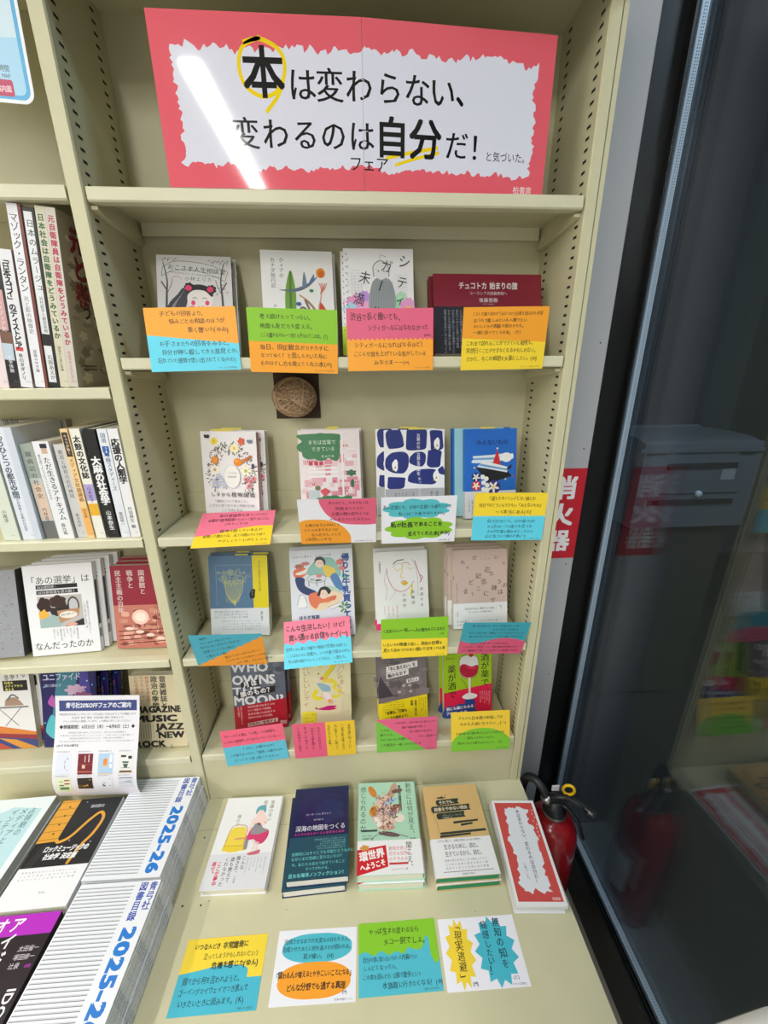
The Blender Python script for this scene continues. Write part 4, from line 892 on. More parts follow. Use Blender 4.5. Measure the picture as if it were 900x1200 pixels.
stand(b, 0.4319, 0.0630, Z5, 17.5, 1.6, 16, [(-0.003, 0, 'second grey and yellow copy, behind the front one')])

def art_wine(a):
    a.p([(0, 0), (129, 0), (129, 86), (0, 68)], (222, 30, 78))
    a.col(['酒が薬で、', '薬が酒で'], 112, 180, 23, 82, wt=.02) if False else None
    a.t('酒が薬で', 111, 170, 23, (18, 18, 18), vert=True, wt=.012); a.t('、', 116, 66, 20, (18, 18, 18)); a.t('薬が酒で', 22, 144, 23, (18, 18, 18), vert=True, wt=.012)
    a.l(cr([(64, 170), (72, 162), (90, 160), (94, 140), (88, 112), (68, 102), (48, 112), (42, 140), (46, 162), (64, 170)], 6), 1.2, (90, 90, 90))
    a.p(cr([(46, 160), (60, 166), (80, 164), (90, 158), (93, 138), (88, 114), (68, 104), (48, 114), (43, 138)], 6, True), (226, 226, 228)); a.p(cr([(44, 138), (56, 144), (74, 136), (92, 138), (88, 114), (68, 105), (48, 115)], 6, True), (176, 16, 50)); a.p(cr([(58, 138), (72, 136), (88, 132), (80, 128), (64, 132)], 5, True), (214, 40, 80))
    a.e(74, 168, 6, 6.5, (190, 30, 60)); a.l(cr([(77, 174), (86, 184), (94, 188)], 5), 1.8, (50, 90, 40)); a.r(66, 58, 72, 106, (226, 222, 206)); a.p(cr([(50, 56), (66, 64), (88, 58), (86, 50), (68, 46), (52, 50)], 5, True), (240, 240, 244)); a.l(cr([(46, 104), (56, 92), (62, 78)], 6), 1.4, (60, 130, 40))
    a.t('医者も知らない酒の噺', 8, 178, 5, (70, 90, 10), fit=60); a.t('くすりの歴史', 8, 172, 4, (70, 90, 10)); a.t('湯城 圭介', 8, 160, 5, K)
    a.p(cr([(54, 46), (56, 36), (40, 36), (28, 30), (14, 32), (2, 26), (0, 0), (84, 0), (82, 24), (84, 40), (78, 47)], 4), (44, 72, 150)); a.t('酒にも薬にもなる', 6, 20, 9.5, (238, 238, 244), wt=.03, fit=74, rot=3); a.t('アルコールの', 6, 7, 9.5, (238, 238, 244), wt=.03, fit=56, rot=3)
    small_cols(a, 122, 66, 5, 4.4, 6, (244, 200, 210), 9)
b = book('lime green cover with a glass of red wine', 129, 188, 17, (158, 196, 24), art_wine, 'R', None)
stand(b, 0.6020, 0.0651, Z5, 13.4, 2.7, 17, [(-0.007, 0, 'second wine glass copy with its red edge showing behind')])
# ------------------------------------------------------------------ books lying on the counter
def lie(root, X, Y, yaw, t, z=ZC):
    return place(root, X, Y, z, 90, yaw, 0, t/1000)
def art_cafe(a):
    SKN = (246, 214, 206); G = (150, 146, 150); PKK = (216, 60, 112)
    a.col(['常識のない', '喫茶店'], 112, 182, 10, 17, c=(70, 70, 74)); a.t('僕のマリ', 40, 150, 9, (70, 70, 74), vert=True)
    a.p(cr([(26, 74), (30, 116), (50, 122), (64, 116), (64, 74)], 4, True), (240, 212, 80)); a.l(cr([(24, 72), (30, 120), (50, 126), (66, 118), (66, 72)], 5), 1.6, (190, 140, 60)); a.r(22, 72, 74, 82, (236, 206, 60)); a.l([(22, 82), (74, 82)], .8, (170, 130, 50)); a.r(68, 74, 76, 102, (150, 140, 144)); a.l([(44, 96), (78, 98)], 3.2, (220, 150, 120))
    a.p(cr([(70, 96), (76, 118), (86, 124), (92, 100), (84, 94)], 5, True), PKK); a.p(cr([(78, 106), (84, 96), (104, 84), (116, 96), (116, 112), (98, 116)], 6, True), PKK)
    a.p(cr([(76, 108), (84, 132), (98, 134), (100, 120), (114, 112), (100, 106), (88, 104)], 5, True), G)
    a.p(cr([(76, 126), (82, 146), (96, 150), (106, 138), (100, 122), (94, 128), (82, 128)], 5, True), SKN); a.l(cr([(78, 140), (72, 122), (70, 108)], 5), 4.5, SKN); a.l(cr([(102, 142), (106, 128), (96, 136)], 5), 4.5, SKN)
    a.e(88, 152, 8, 10, SKN); a.p(cr([(78, 150), (78, 164), (88, 170), (98, 166), (100, 152), (94, 158), (84, 158)], 6, True), (96, 170, 184)); a.l(cr([(79, 150), (78, 160)], 4), 1.4, (60, 110, 124)); a.p([(84, 128), (92, 130), (94, 122)], (110, 70, 80))
    a.l([(92, 90), (90, 72)], 4, SKN); a.l([(98, 88), (98, 70)], 4, SKN); a.p(cr([(80, 66), (96, 70), (106, 72), (104, 64), (84, 62)], 5, True), (206, 110, 120))
    a.l(cr([(116, 112), (114, 94), (100, 84), (84, 92)], 6), .5, (150, 60, 90))
def band_cafe(a):
    for i, (s, z_) in enumerate((('こんな', 9), ('働き方、', 9.5), ('誰も教えて', 9.5), ('くれなかった', 9))): a.t(s, 76-i*12, 62-(i > 1)*2, z_, (50, 50, 54), vert=True, wt=.01)
    a.col(['ここだ夢中', '原寸。'], 26, 52, 9, 11, c=(214, 40, 84), wt=.03); small_cols(a, 122, 58, 6, 3.6, 7.5, (90, 150, 160), 9); a.t('千早茜', 66, 24, 4.4, (60, 60, 60), vert=True)
b = book('white book with a girl leaning on a yellow chair, on the counter', 133, 191, 18, (236, 236, 236), art_cafe, 'R', None, band=(66, (222, 222, 226), band_cafe), inset=4, bulge=3)
lie(b, 0.0471, -0.2020, -1.5, 18)

def art_sea(a):
    a.r(4, 60, 125, 190, (26, 30, 78)); a.blob(60, 150, 50, 34, (34, 34, 84), 5, .12); a.blob(84, 136, 34, 26, (30, 44, 92), 6, .1)
    a.t('ローラ・トレザウェイ', 60, 128, 5.4, (206, 206, 220), al='c', fit=58); a.t('森下円香 訳', 60, 116, 4, (206, 206, 220), al='c'); a.t('深海の地図をつくる', 10, 95, 13.5, (222, 222, 232), wt=.01, fit=112); a.t('五大洋の底をめぐる人類最後の冒険', 8, 86, 6, (206, 80, 150), fit=112)
def band_sea(a):
    T_ = (120, 210, 206); small_rows(a, 122, 73, 5, 4, 4.6, (130, 190, 190), al='r'); a.rows(['技術的にはすぐにでも可能だろうものに、', 'なぜいまだ完成に至らないのか？'], 8, 46, 7.4, 9.5, c=T_, fit=None); a.t('今、私たちの足元で起きていること', 10, 26, 6.6, T_, fit=112); a.t('すべてがわかる。', 66, 17, 6.6, T_, al='c'); a.t('巨大な海洋ノンフィクション！', 6, 6, 8, T_, wt=.02, fit=118)
b = book('dark navy deep sea book on top of its pair on the counter', 129, 194, 20, (24, 40, 76), art_sea, 'R', None, band=(82, (24, 74, 92), band_sea), inset=3, rough=.3, pages=(230, 228, 222))
lie(b, 0.2234, -0.2110, 0.9, 20, ZC+0.0208)
d = dup(b, 'dark navy deep sea book beneath its pair on the counter'); lie(d, 0.2160, -0.2165, 1.6, 20)

def art_animal(a):
    GG = (60, 76, 72); B1, B2, B3 = (196, 150, 130), (150, 100, 80), (222, 190, 176)
    a.t('動物には何が見え、聞こえ、', 122, 196, 14, (60, 70, 70), vert=True); a.t('感じられるのか', 12, 190, 15, (60, 70, 70), vert=True)
    a.r(97, 128, 103, 190, (40, 50, 50)); a.t('人間には感じられない世界', 100, 188, 5, (200, 216, 206), vert=True)
    q = random.Random(8)
    for x, y, rx, ry, c, r_ in ((62, 150, 22, 16, B3, 30), (40, 128, 14, 14, (214, 150, 70), 0), (84, 178, 8, 20, B1, -20), (34, 176, 8, 16, (206, 130, 60), 30), (72, 128, 26, 12, (160, 150, 170), 10), (60, 108, 28, 12, B3, -14), (96, 112, 12, 9, (236, 220, 206), 0), (88, 134, 14, 9, B2, 20), (46, 104, 6, 13, (236, 232, 230), 30), (76, 150, 18, 5, (150, 190, 226), 26), (94, 176, 14, 5, (110, 84, 80), 10), (66, 92, 18, 6, B1, 0), (70, 78, 24, 5, (110, 90, 90), -10)): a.e(x, y, rx, ry, c, 24, r_)
    for i in range(150):
        an = q.uniform(0, 6.28); x, y = 64+34*q.random()*math.cos(an), 130+48*q.random()*math.sin(an); b_ = q.uniform(0, 6.28); L_ = q.uniform(5, 11)
        a.l(cr([(x, y), (x+L_*.6*math.cos(b_), y+L_*.6*math.sin(b_)), (x+L_*math.cos(b_+.7), y+L_*math.sin(b_+.7))], 4), q.uniform(.5, 2.2), q.choice((B1, B2, B3, (110, 70, 60), (236, 216, 206), (90, 60, 54))), same=i % 6 > 0)
    a.e(36, 130, 7, 8, (190, 120, 50)); a.e(34, 134, 1.6, 1.8, K)
    a.l(cr([(50, 76), (70, 82), (92, 76), (112, 70)], 6), 1, (90, 70, 70)); a.l(cr([(60, 80), (40, 76), (32, 66)], 5), .8, (90, 70, 70))
    a.t('エド・ヨン', 10, 74, 4.4, GG); a.t('久保尚子 訳', 10, 68, 4.4, GG); a.r(8, 84, 44, 88, GG)
def band_animal(a):
    a.p([(0, 0), (66, 15), (62, 56), (0, 48)], (206, 30, 44)); a.t('環世界', 6, 27, 19, (246, 240, 240), wt=.04, rot=9, fit=54); a.t('へようこそ', 8, 9, 13, (246, 240, 240), wt=.04, rot=11, fit=54)
    a.blob(16, 52, 9, 5, (214, 150, 70), 5, .2); a.rows(['動物が感じる', '巨大な世界を', 'のぞきみる'], 68, 46, 8, 10, c=(216, 110, 120)); a.r(68, 18, 108, 22, (200, 60, 70)); a.t('ピュリツァー賞', 72, 8, 5, (150, 110, 110)); a.t('聞こえ、', 112, 62, 14, (60, 70, 70), vert=True)
b = book('pale green animal drawing book on top of its pair on the counter', 138, 199, 20, (172, 212, 188), art_animal, 'R', lambda a: a.t('動物には何が見え、聞こえ、', 10, 180, 8, K, vert=True), band=(66, (236, 236, 238), band_animal, 0, lambda a: a.r(1, 4, 19, 60, (222, 214, 216))), inset=4, bulge=4)
lie(b, 0.3690, -0.2110, -1.6, 20, ZC+0.0208)
d = dup(b, 'pale green animal drawing book beneath its pair on the counter'); lie(d, 0.3695, -0.2145, -1.9, 20)

def art_kraft(a):
    DG = (44, 58, 52)
    for x0, y0, x1, y1, s in ((26, 146, 82, 160, 'それでも、'), (12, 130, 106, 145, '読書をやめない理由'), (22, 115, 90, 129, '')):
        a.p([(x0, y0+5), (x0+3, y0), (x1, y0+3), (x1-3, y0+8), (x1, y1+2), (x0+3, y1), (x0, y1-4)], DG)
        if s: a.t(s, x0+7, y0+4, 9, (226, 210, 180), wt=.02, rot=2, fit=x1-x0-14)
    a.rows(['デヴィッド・L・ユーリン', '木原善彦 訳'], 36, 122, 4, 5, c=(206, 200, 180))
    for x0, y0, x1 in ((58, 104, 116), (74, 98, 102), (24, 82, 128), (22, 76, 92)): a.p([(x0, y0), (x1, y0+3), (x1, y0+8 if x0 == 24 else y0+7), (x0, y0+5)], DG)
    a.blob(40, 165, 9, 2, DG, 7, .3); a.l([(50, 164), (52, 172)], 1, DG); a.l([(42, 164), (43, 170)], 1.2, DG); a.l(cr([(14, 130), (20, 110), (22, 84)], 5), .6, (120, 80, 30))
def band_kraft(a):
    a.t('スマホを置いて、読書の本質に立ち返る時間を。', 14, 67, 5, (60, 60, 60), fit=100); a.t('生きるために、読む。', 26, 53, 11, (40, 40, 44), fit=80, wt=.01); a.t('生きているから、読む。', 26, 39, 11, (40, 40, 44), fit=84, wt=.01); small_rows(a, 68, 29, 3, 4.6, 7, (80, 80, 84), al='c', fit=92); a.l([(16, 10), (122, 10)], .9, (60, 60, 60)); a.t('柏書房の新刊', 68, 3.5, 4.4, (80, 80, 84), al='c')
b = book('kraft paper book with a white band on top of its pair', 133, 195, 17, (214, 178, 120), art_kraft, 'L', None, band=(74, (236, 236, 240), band_kraft), inset=3, bulge=2, pages=(40, 140, 96))
lie(b, 0.5327, -0.2230, -0.1, 17, ZC+0.0178)
d = dup(b, 'kraft paper book with a white band beneath its pair'); lie(d, 0.5350, -0.2262, 0.3, 17)

# leaflets beside the edge of the counter
def leaflet_art(a):
    a.r(5, 6, 95, 202, (206, 78, 74)); a.p(jag(22, 22, 78, 190, 6, 5, 11), (226, 228, 236))
    a.t('本は変わらない、変わるのは自分だ！', 55, 186, 8.8, (34, 34, 40), wt=.014, vert=True); a.t('と気づいた。', 38, 74, 5.6, (50, 50, 56), vert=True); a.t('柏書房', 74, 9, 5.6, (240, 220, 220), wt=.01)
    for i in range(9): a.e(88+rnd.uniform(-4, 4), 120+i*8, 1.2, 2.4, (236, 200, 200), 8); a.n -= 1
m = MB(); m.box((0, 0, 0), (0.1, 0.0005, 0.208), mat((236, 236, 238), 0.5)); leaflet_art(Art(m, front(), 0.45))
o = m.build('leaflet'); tag(o, 'topmost red bordered leaflet of the pile at the counter edge', 'leaflet')
LF = Matrix.Rotation(R(-4.0), 4, 'Z') @ Matrix.Rotation(R(-90), 4, 'X')
o.matrix_world = Matrix.Translation((0.6842, -0.2692, ZC+0.0192)) @ LF
m = MB(); q = random.Random(6); PW = mat((228, 228, 228), 0.7)
for i in range(17):
    dx, dy = (q.uniform(-.0015, .0015) - (0.004 if i < 6 else 0), q.uniform(-.002, .002) - (0.003 if i < 4 else 0))
    m.box((dx, dy, i*0.00108), (0.1+dx, 0.208+dy, i*0.00108+0.0009), PW)
o = m.build('leaflet_pile'); tag(o, 'pile of white edged leaflets beneath the top red one', 'leaflets', None, 'stuff')
o.matrix_world = Matrix.Translation((0.6842, -0.2692, ZC+0.0003)) @ Matrix.Rotation(R(-4.0), 4, 'Z')

# ------------------------------------------------------------------ catalogue stacks on the neighbouring counter
BL = (30, 120, 206); BN = (50, 76, 170)
def art_cat(a):
    for i in range(34):
        y = 8+i*5.8; a.r(2, y, 104, y+0.8, (96, 98, 106)); a.n -= 1
        a.r(2, y+0.8, 104, y+2.4, (206, 208, 214)); a.n -= 1
    a.n += 1
    a.t('青弓社', 140, 206, 15, BN, vert=True, wt=.02); a.t('図書目録', 122, 206, 15, BN, vert=True, wt=.02)
    a.t('2025-26', 117, 138, 32, BL, wt=.045, rot=-90, fit=132)
cat0 = None
q = random.Random(12)
for s, (cx, cy, nm) in enumerate(((-0.1635, -0.2075, 'rear'), (-0.1610, -0.4210, 'front'))):
    for i in range(12):
        lab = ('blue lettered white catalogue on top of the %s stack' % nm) if i == 11 else 'white catalogue stacked beneath the top one of the %s stack' % nm
        if cat0 is None:
            cat0 = book(lab, 150, 208, 7, (232, 234, 240), art_cat, 'R', lambda a: [a.t('図書目録2025-26', 3.5, 190-k*64, 4.4, (60, 80, 130), vert=True) for k in range(3)], inset=.3, name='catalogue', cat='catalogue', pages=(214, 216, 214), group='catalogues in the rear stack')
            o = cat0
        else:
            o = dup(cat0, lab, 'catalogues in the %s stack' % nm)
        if i == 11 and 'group' in o: del o['group']
        lie(o, cx+q.uniform(-.0012, .0012)+(11-i)*0.0006, cy+q.uniform(-.0012, .0012), q.uniform(-.5, .5)-.8, 7, ZC+i*0.0072)

def art_guitar(a):
    WD = (222, 160, 60)
    a.r(0, 70, 132, 207, (34, 34, 38)); a.p([(0, 207), (0, 116), (40, 118), (40, 207)], WD)
    for i in range(6): a.l([(0, 122+i*16), (40, 124+i*16)], .8, (110, 74, 30)); a.n -= 1
    a.n += 1
    for i in range(4): a.e(24, 134+i*19, 2, 2, (50, 40, 30), 12); a.n -= 1
    a.n += 1
    a.l(cr([(38, 122), (46, 116), (64, 126), (84, 158), (100, 174), (112, 160), (108, 130), (96, 106), (88, 72)], 8), 6, WD)
    for x, y in ((56, 200), (110, 160), (112, 112), (66, 118)): a.e(x, y, 1.6, 1.6, (160, 160, 166), 10)
    for i in range(4): a.l([(8+i*4, 70), (20+i*4, 112)], .4, (110, 110, 116), same=i > 0)
    a.t('南田勝也', 70, 186, 8, (220, 220, 222), fit=30); a.t('ロックミュージックの', 26, 98, 13, (240, 240, 242), wt=.035, fit=88, slant=.18); a.t('社会学 決定版', 34, 84, 12, (240, 240, 242), wt=.035, fit=64, slant=.18)
    a.r(0, 0, 132, 68, (236, 236, 240)); small_rows(a, 10, 60, 3, 4, 6, (110, 110, 116), fit=108); a.t('青弓社', 66, 24, 4, (110, 110, 116))
b = book('black book with a guitar neck on top of its stack', 132, 207, 20, (236, 236, 240), art_guitar, 'R', None, rough=.35)
lie(b, -0.3010, -0.2460, 1.0, 20, ZC+0.0624)
for k in range(3): lie(dup(b, 'guitar neck book stacked beneath the top copy', 'guitar books under the top one'), -0.3010, -0.2465+k*.001, 1.0-k*.3, 20, ZC+k*0.0208)
def art_idol(a):
    a.r(0, 0, 132, 172, (36, 22, 32)); a.r(0, 172, 132, 203, (182, 40, 190))
    a.col(['アイドル・', 'オーディション', '研究'], 66, 200, 23, 26, c=(240, 240, 244), wt=.02); a.rows(['太田省一', '塚田修一', '辻泉'], 92, 150, 8.5, 11, c=(226, 216, 226)); a.t('編著', 118, 128, 5, (190, 60, 190))
    a.t('IDOL AUDITION', 112, 104, 19, (240, 240, 244), rot=-90, wt=.02)
b = book('black and magenta idol book on top of the front stack', 132, 203, 20, (36, 22, 32), art_idol, 'R', None, rough=.35)
lie(b, -0.3000, -0.4560, 1.0, 20, ZC+0.0624)
for k in range(3): lie(dup(b, 'black and magenta idol book stacked beneath the top copy', 'idol books under the top one'), -0.3000, -0.4565+k*.001, 1.0-k*.3, 20, ZC+k*0.0208)
def art_media(a):
    a.p([(0, 0), (134, 0), (134, 180), (70, 188), (0, 150)], (190, 224, 230)); a.p([(0, 150), (30, 164), (0, 90)], (120, 196, 206)); a.p([(0, 188), (60, 190), (0, 160)], (226, 240, 242))
    a.col(['占領期の', 'メディアと', 'インテリジェンス'], 116, 184, 15, 18, c=(60, 90, 100)); small_cols(a, 64, 160, 2, 6, 10, (110, 150, 160))
b = book('pale aqua media history book on top of the stack behind the guitar book', 148, 208, 22, (232, 240, 242), art_media, 'R', lambda a: a.r(0, 0, 22, 208, (176, 178, 176)), rough=.4)
lie(b, -0.4660, -0.2420, 1.5, 22, ZC+0.0684)
for k in range(3): lie(dup(b, 'pale aqua media history book stacked beneath the top copy', 'aqua books under the top one'), -0.4660, -0.2425+k*.001, 1.5-k*.3, 22, ZC+k*0.0228)

# ------------------------------------------------------------------ spine-out books on the neighbouring shelves
def spine_book(label, xr, y, z, h, t, roll, col, lines, d=128, bands=(), side=None, grp=None):
    def sa(a):
        for b_ in bands: a.r(b_[0]*t, b_[1], b_[2]*t, b_[3], b_[4])
        for s, v, size, c, *rest in lines:
            kw = rest[0] if rest else {}
            u = kw.get('u', .5)*t
            L_ = kw.get('len'); n = len(s)
            a.t(s, u, v, size, c, vert=True, wt=kw.get('wt', .012), gap=(L_/size/n-1) if L_ else 0)
        a.t('青弓社', t/2, 9, 2.2, (120, 120, 120))
    b = book(label, d, h, t, col, side, 'L', sa, group=grp)
    b.matrix_world = Matrix.Translation((xr, y, z+0.0004)) @ Matrix.Rotation(R(roll), 4, 'Y') @ Matrix.Rotation(R(90), 4, 'Z')
    return b
RB = ZB
def camo(a):
    q = random.Random(3)
    for i in range(70): a.blob(q.uniform(16, 112), q.uniform(14, 248), q.uniform(4, 13), q.uniform(3, 9), q.choice(((182, 172, 154), (146, 136, 122), (122, 114, 102), (200, 192, 176))), 5, .25); a.n = min(a.n, 6)
    a.n += 1; a.t('元と巻', 44, 248, 40, (130, 20, 40), vert=True, wt=.04); a.t('とう', 50, 170, 30, (26, 24, 22), vert=True, wt=.03); a.r(20, 34, 60, 36, (30, 28, 26)); a.r(20, 28, 60, 30, (30, 28, 26))
spine_book('camouflage covered book with red spine lettering against the upright', -0.0815, 0.012, RB, 262, 15, 6.3, (164, 154, 138), [('元自衛隊員は自衛隊をどうみているか', 252, 10, (176, 40, 70), dict(len=186, wt=.03)), ('社会学からのまなざし', 58, 5, (190, 60, 80))], 128, [(0, 0, 1, 262, (206, 200, 190))], camo)
spine_book('beige spine with green lettering beside the camouflage book', -0.0975, 0.013, RB, 264, 14, 6.3, (214, 208, 184), [('日本社会は自衛隊をどうみているか', 254, 10, (40, 90, 60), dict(len=178, wt=.03)), ('調査から読む意識', 66, 5, (90, 90, 80))])
spine_book('white spine with a black frame beside the beige spine', -0.1123, 0.012, RB, 262, 17, 6.3, (28, 26, 28), [('日本のムラージュ', 246, 11, (50, 50, 54), dict(len=100)), ('近代医学と模型技術', 140, 6, (90, 90, 90)), ('石原あえか', 52, 8, (60, 60, 60))], 128, [(.08, 8, .78, 256, (226, 228, 230)), (.08, 66, .78, 84, (24, 24, 26))])
spine_book('tall white spine of katakana beside the black framed one', -0.1303, 0.011, RB, 266, 20, 6.3, (120, 62, 54), [('マゾック・ランタン', 254, 13, (60, 60, 66), dict(len=108, u=.38)), ('光と影の映像史', 140, 8, (120, 120, 124), dict(u=.38)), ('遠藤みゆき編', 60, 6, (90, 90, 94), dict(u=.38))], 128, [(0, 0, .76, 266, (232, 232, 238))])
spine_book('short white spine with bold black title beside the tall white one', -0.1560, 0.012, RB, 206, 19, 6.6, (228, 228, 232), [('「日本スゴイ」のディストピア', 198, 11.5, (24, 24, 28), dict(len=136, wt=.035, u=.4)), ('早川タダノリ', 54, 7, (40, 40, 44), dict(u=.4, wt=.02))], 128, [(.1, 58, .7, 64, (216, 60, 60))])
spine_book('black spine with a pink photograph and small white box', -0.1758, 0.012, RB, 199, 18, 6.6, (40, 34, 38), [('〈経験〉のメディア史', 168, 8, (226, 216, 220), dict(u=.42)), ('戦争体験', 52, 7, (220, 220, 226))], 128, [(0, 90, .8, 150, (206, 160, 160)), (0, 60, 1, 88, (120, 86, 70)), (0, 44, .9, 70, (190, 206, 220)), (.05, 8, .9, 40, (24, 26, 34))])
spine_book('pale pink spine with small red lettering at the end of the row', -0.1945, 0.012, RB, 204, 15, 6.6, (232, 214, 218), [('図書館の社会史', 190, 9, (190, 60, 70)), ('歴史と現在', 90, 6, (120, 110, 114))])
RC = 1.1632
spine_book('white spine with bold black title against the upright', -0.0326, 0.012, RC, 209, 18, 0, (234, 234, 238), [('応援の人類学', 192, 15, (24, 24, 26), dict(len=84, wt=.035)), ('丹羽典生 編', 62, 8, (50, 50, 54))])
spine_book('white spine with a blue route shield beside the bold white one', -0.0520, 0.012, RC, 209, 16.5, 0, (226, 230, 238), [('国道', 202, 9, (70, 90, 130)), ('16', 177, 6, (236, 236, 240), dict(wt=.03)), ('号線スタディーズ', 166, 9, (60, 80, 120), dict(len=72)), ('塚田修一', 52, 7, (60, 60, 70))], 128, [(.15, 166, .85, 178, (50, 100, 170)), (.25, 160, .75, 168, (50, 100, 170))])
spine_book('black spine with big white title beside the route shield spine', -0.0724, 0.012, RC, 209, 20, 0, (24, 24, 27), [('大麻の社会学', 160, 17, (238, 238, 240), dict(len=92, wt=.04)), ('山本奈生', 56, 10, (226, 226, 230), dict(wt=.02))])
spine_book('cream spine with violet and yellow badges beside the black one', -0.0979, 0.012, RC, 210, 17.5, 0, (236, 234, 222), [('太鼓の文化誌', 198, 13, (28, 28, 30), dict(len=80, wt=.03)), ('山本宏子', 104, 8, (70, 50, 110))], 128, [(0, 76, 1, 108, (176, 164, 214)), (0, 46, 1, 70, (230, 176, 50))])
spine_book('orange and cream narrow spine beside the drum culture book', -0.1186, 0.012, RC, 210, 12.8, 0, (240, 206, 150), [('キャラが動く', 200, 6, (236, 220, 200)), ('メディア文化論講義', 158, 9, (130, 70, 40), dict(len=84)), ('岡本健', 60, 6, (130, 80, 50))], 128, [(.1, 160, .9, 204, (60, 44, 36)), (.05, 6, .95, 62, (240, 180, 100))])
spine_book('pale grey spine lower than its orange neighbour', -0.1350, 0.018, RC, 182, 18.5, 0, (206, 206, 206), [('鉄道と体育の近代神話', 172, 9, (110, 110, 116), dict(len=92)), ('新谷尚紀', 50, 7, (110, 110, 116))])
spine_book('white spine with a drawn boy at the top', -0.1580, 0.014, RC, 188, 28, 0, (234, 234, 238), [('ただ生きるアナキズム', 160, 12.5, (40, 40, 50), dict(len=122, wt=.015, u=.62)), ('書を捨てよとうたうノマドの生き方', 165, 5.4, (110, 110, 116), dict(u=.22)), ('森元斎', 32, 8, (50, 50, 60))], 128, [(.45, 166, .8, 180, (206, 176, 150)), (.42, 176, .84, 184, (40, 44, 60))])
spine_book('grey green and white spine beside the drawn boy one', -0.1900, 0.018, RC, 184, 22, 0, (196, 200, 196), [('闘病記の社会史', 170, 10.5, (70, 70, 74), dict(len=92)), ('門林道子', 62, 8, (90, 76, 70))], 128, [(0, 0, 1, 36, (110, 112, 112)), (.1, 40, .9, 110, (222, 196, 176)), (0, 120, 1, 184, (160, 170, 160))])
spine_book('wide white blue spine about city space beside the grey green one', -0.2165, 0.012, RC, 214, 34, 1.0, (222, 228, 238), [('もうひとつの都市空間', 204, 13, (50, 60, 80), dict(len=120, u=.3, wt=.02)), ('文化政策と芸術の社会学', 84, 6, (80, 90, 110), dict(u=.3))], 128, [(.62, 0, 1, 214, (206, 214, 226))])
spine_book('pale green spine at the far end of the row beyond the city space spine', -0.2560, 0.012, RC, 200, 30, 1.2, (216, 222, 208), [('環境の歴史線', 180, 10, (90, 100, 90)), ('小尾淳', 62, 8.5, (80, 90, 80))])
def art_back(a):
    for i in range(9): a.r(18+i*3.4, 200, 19.4+i*3.4+(i % 3)*.5, 214, (60, 58, 54)); a.n -= 1
    a.n += 1; a.rows(['ISBN978', '定価本体'], 56, 208, 4, 7, c=(90, 88, 84)); a.r(10, 20, 136, 60, (168, 164, 156))
b = book('grey book standing face out behind the row of spines', 140, 212, 15, (178, 174, 166), art_back, 'R')
place(b, -0.345, 0.1432, RC, 0, 0, 0, .015)

# ------------------------------------------------------------------ face-out books on the neighbouring lower shelves
RD, RE = 0.8787, 0.5977
def art_vote(a):
    a.t('「あの選挙」は', 4, 160, 19, (40, 40, 44), fit=126); a.r(22, 148, 104, 157, (24, 24, 26)); a.r(22, 136, 104, 145, (24, 24, 26)); a.t('2024衆院選・', 24, 149.5, 7.5, (226, 226, 230), fit=40); a.t('2025参院選を読み解く', 24, 137.5, 7.5, (226, 226, 230), fit=76)
    a.r(22, 62, 110, 132, (196, 190, 186)); a.blob(34, 112, 13, 17, (50, 30, 26), 5, .1); a.blob(62, 118, 16, 14, (60, 36, 30), 6, .1); a.e(92, 108, 12, 20, (60, 60, 64)); a.e(92, 108, 9, 16, (196, 196, 200)); a.p([(22, 96), (34, 104), (42, 88), (34, 78), (22, 84)], (240, 180, 60)); a.p([(40, 108), (60, 104), (84, 112), (80, 92), (50, 84)], (40, 34, 40)); a.p([(22, 62), (22, 80), (50, 90), (74, 76), (60, 62)], (160, 184, 184)); a.p([(62, 70), (100, 84), (104, 102), (58, 98)], (186, 140, 100)); a.e(80, 88, 18, 8, (236, 230, 220)); a.t('差別に投票しない', 65, 86, 5, (70, 50, 40), fit=30, rot=6); a.p([(70, 62), (110, 62), (110, 78), (90, 70)], (40, 36, 40)); a.e(84, 66, 12, 4, (226, 170, 150))
    small_cols(a, 120, 116, 2, 4.4, 6, (80, 80, 84)); small_cols(a, 94, 58, 8, 4, 6.6, (80, 80, 84), 7); a.t('なんだったのか', 6, 14, 19, (40, 40, 44), fit=118)
def sp_vote(a): a.r(3, 60, 12, 160, (28, 28, 30)); a.r(3, 30, 12, 50, (150, 150, 150))
b = book('white election book with a photograph, at the front of its stack', 137, 201, 14, (238, 238, 242), art_vote, 'R', sp_vote)
stand(b, -0.3237, 0.0300, RD, 13.5, 4.5, 14, [(0.009, 0, 'white election book, second in its stack'), (0.018, 0.001, 'white election book, third in its stack'), (0.027, 0.002, 'white election book at the back of its stack')])
def art_library(a):
    RDD = (140, 30, 48); q = random.Random(2)
    a.r(0, 0, 129, 100, (196, 120, 104))
    for i in range(60): a.blob(q.uniform(16, 112), q.uniform(9, 92), q.uniform(3, 12), q.uniform(2, 6), q.choice(((226, 170, 150), (150, 80, 70), (120, 56, 52), (206, 140, 120))), 4, .1); a.n = min(a.n, 5)
    a.n += 1; a.e(56, 72, 18, 17, (244, 206, 190)); a.e(56, 72, 12, 10, (252, 232, 220))
    for i in range(9): a.l([(90+i*4, 98), (90+i*4, 40)], 1, (110, 50, 46)); a.n -= 1
    a.n += 1
    for i in range(4): a.l([(6, 40-i*10), (124, 44-i*9)], 2.2, (110, 50, 46)); a.e(30+i*22, 46-i*8, 9, 4, (244, 214, 200))
    a.col(['図書館と', '戦争と', '民主主義の百年'], 66, 180, 14, 25, c=(236, 214, 214), wt=.01)
b = book('dark red library book with a sepia reading room, beside the upright', 129, 190, 18, (146, 30, 52), art_library, 'R')
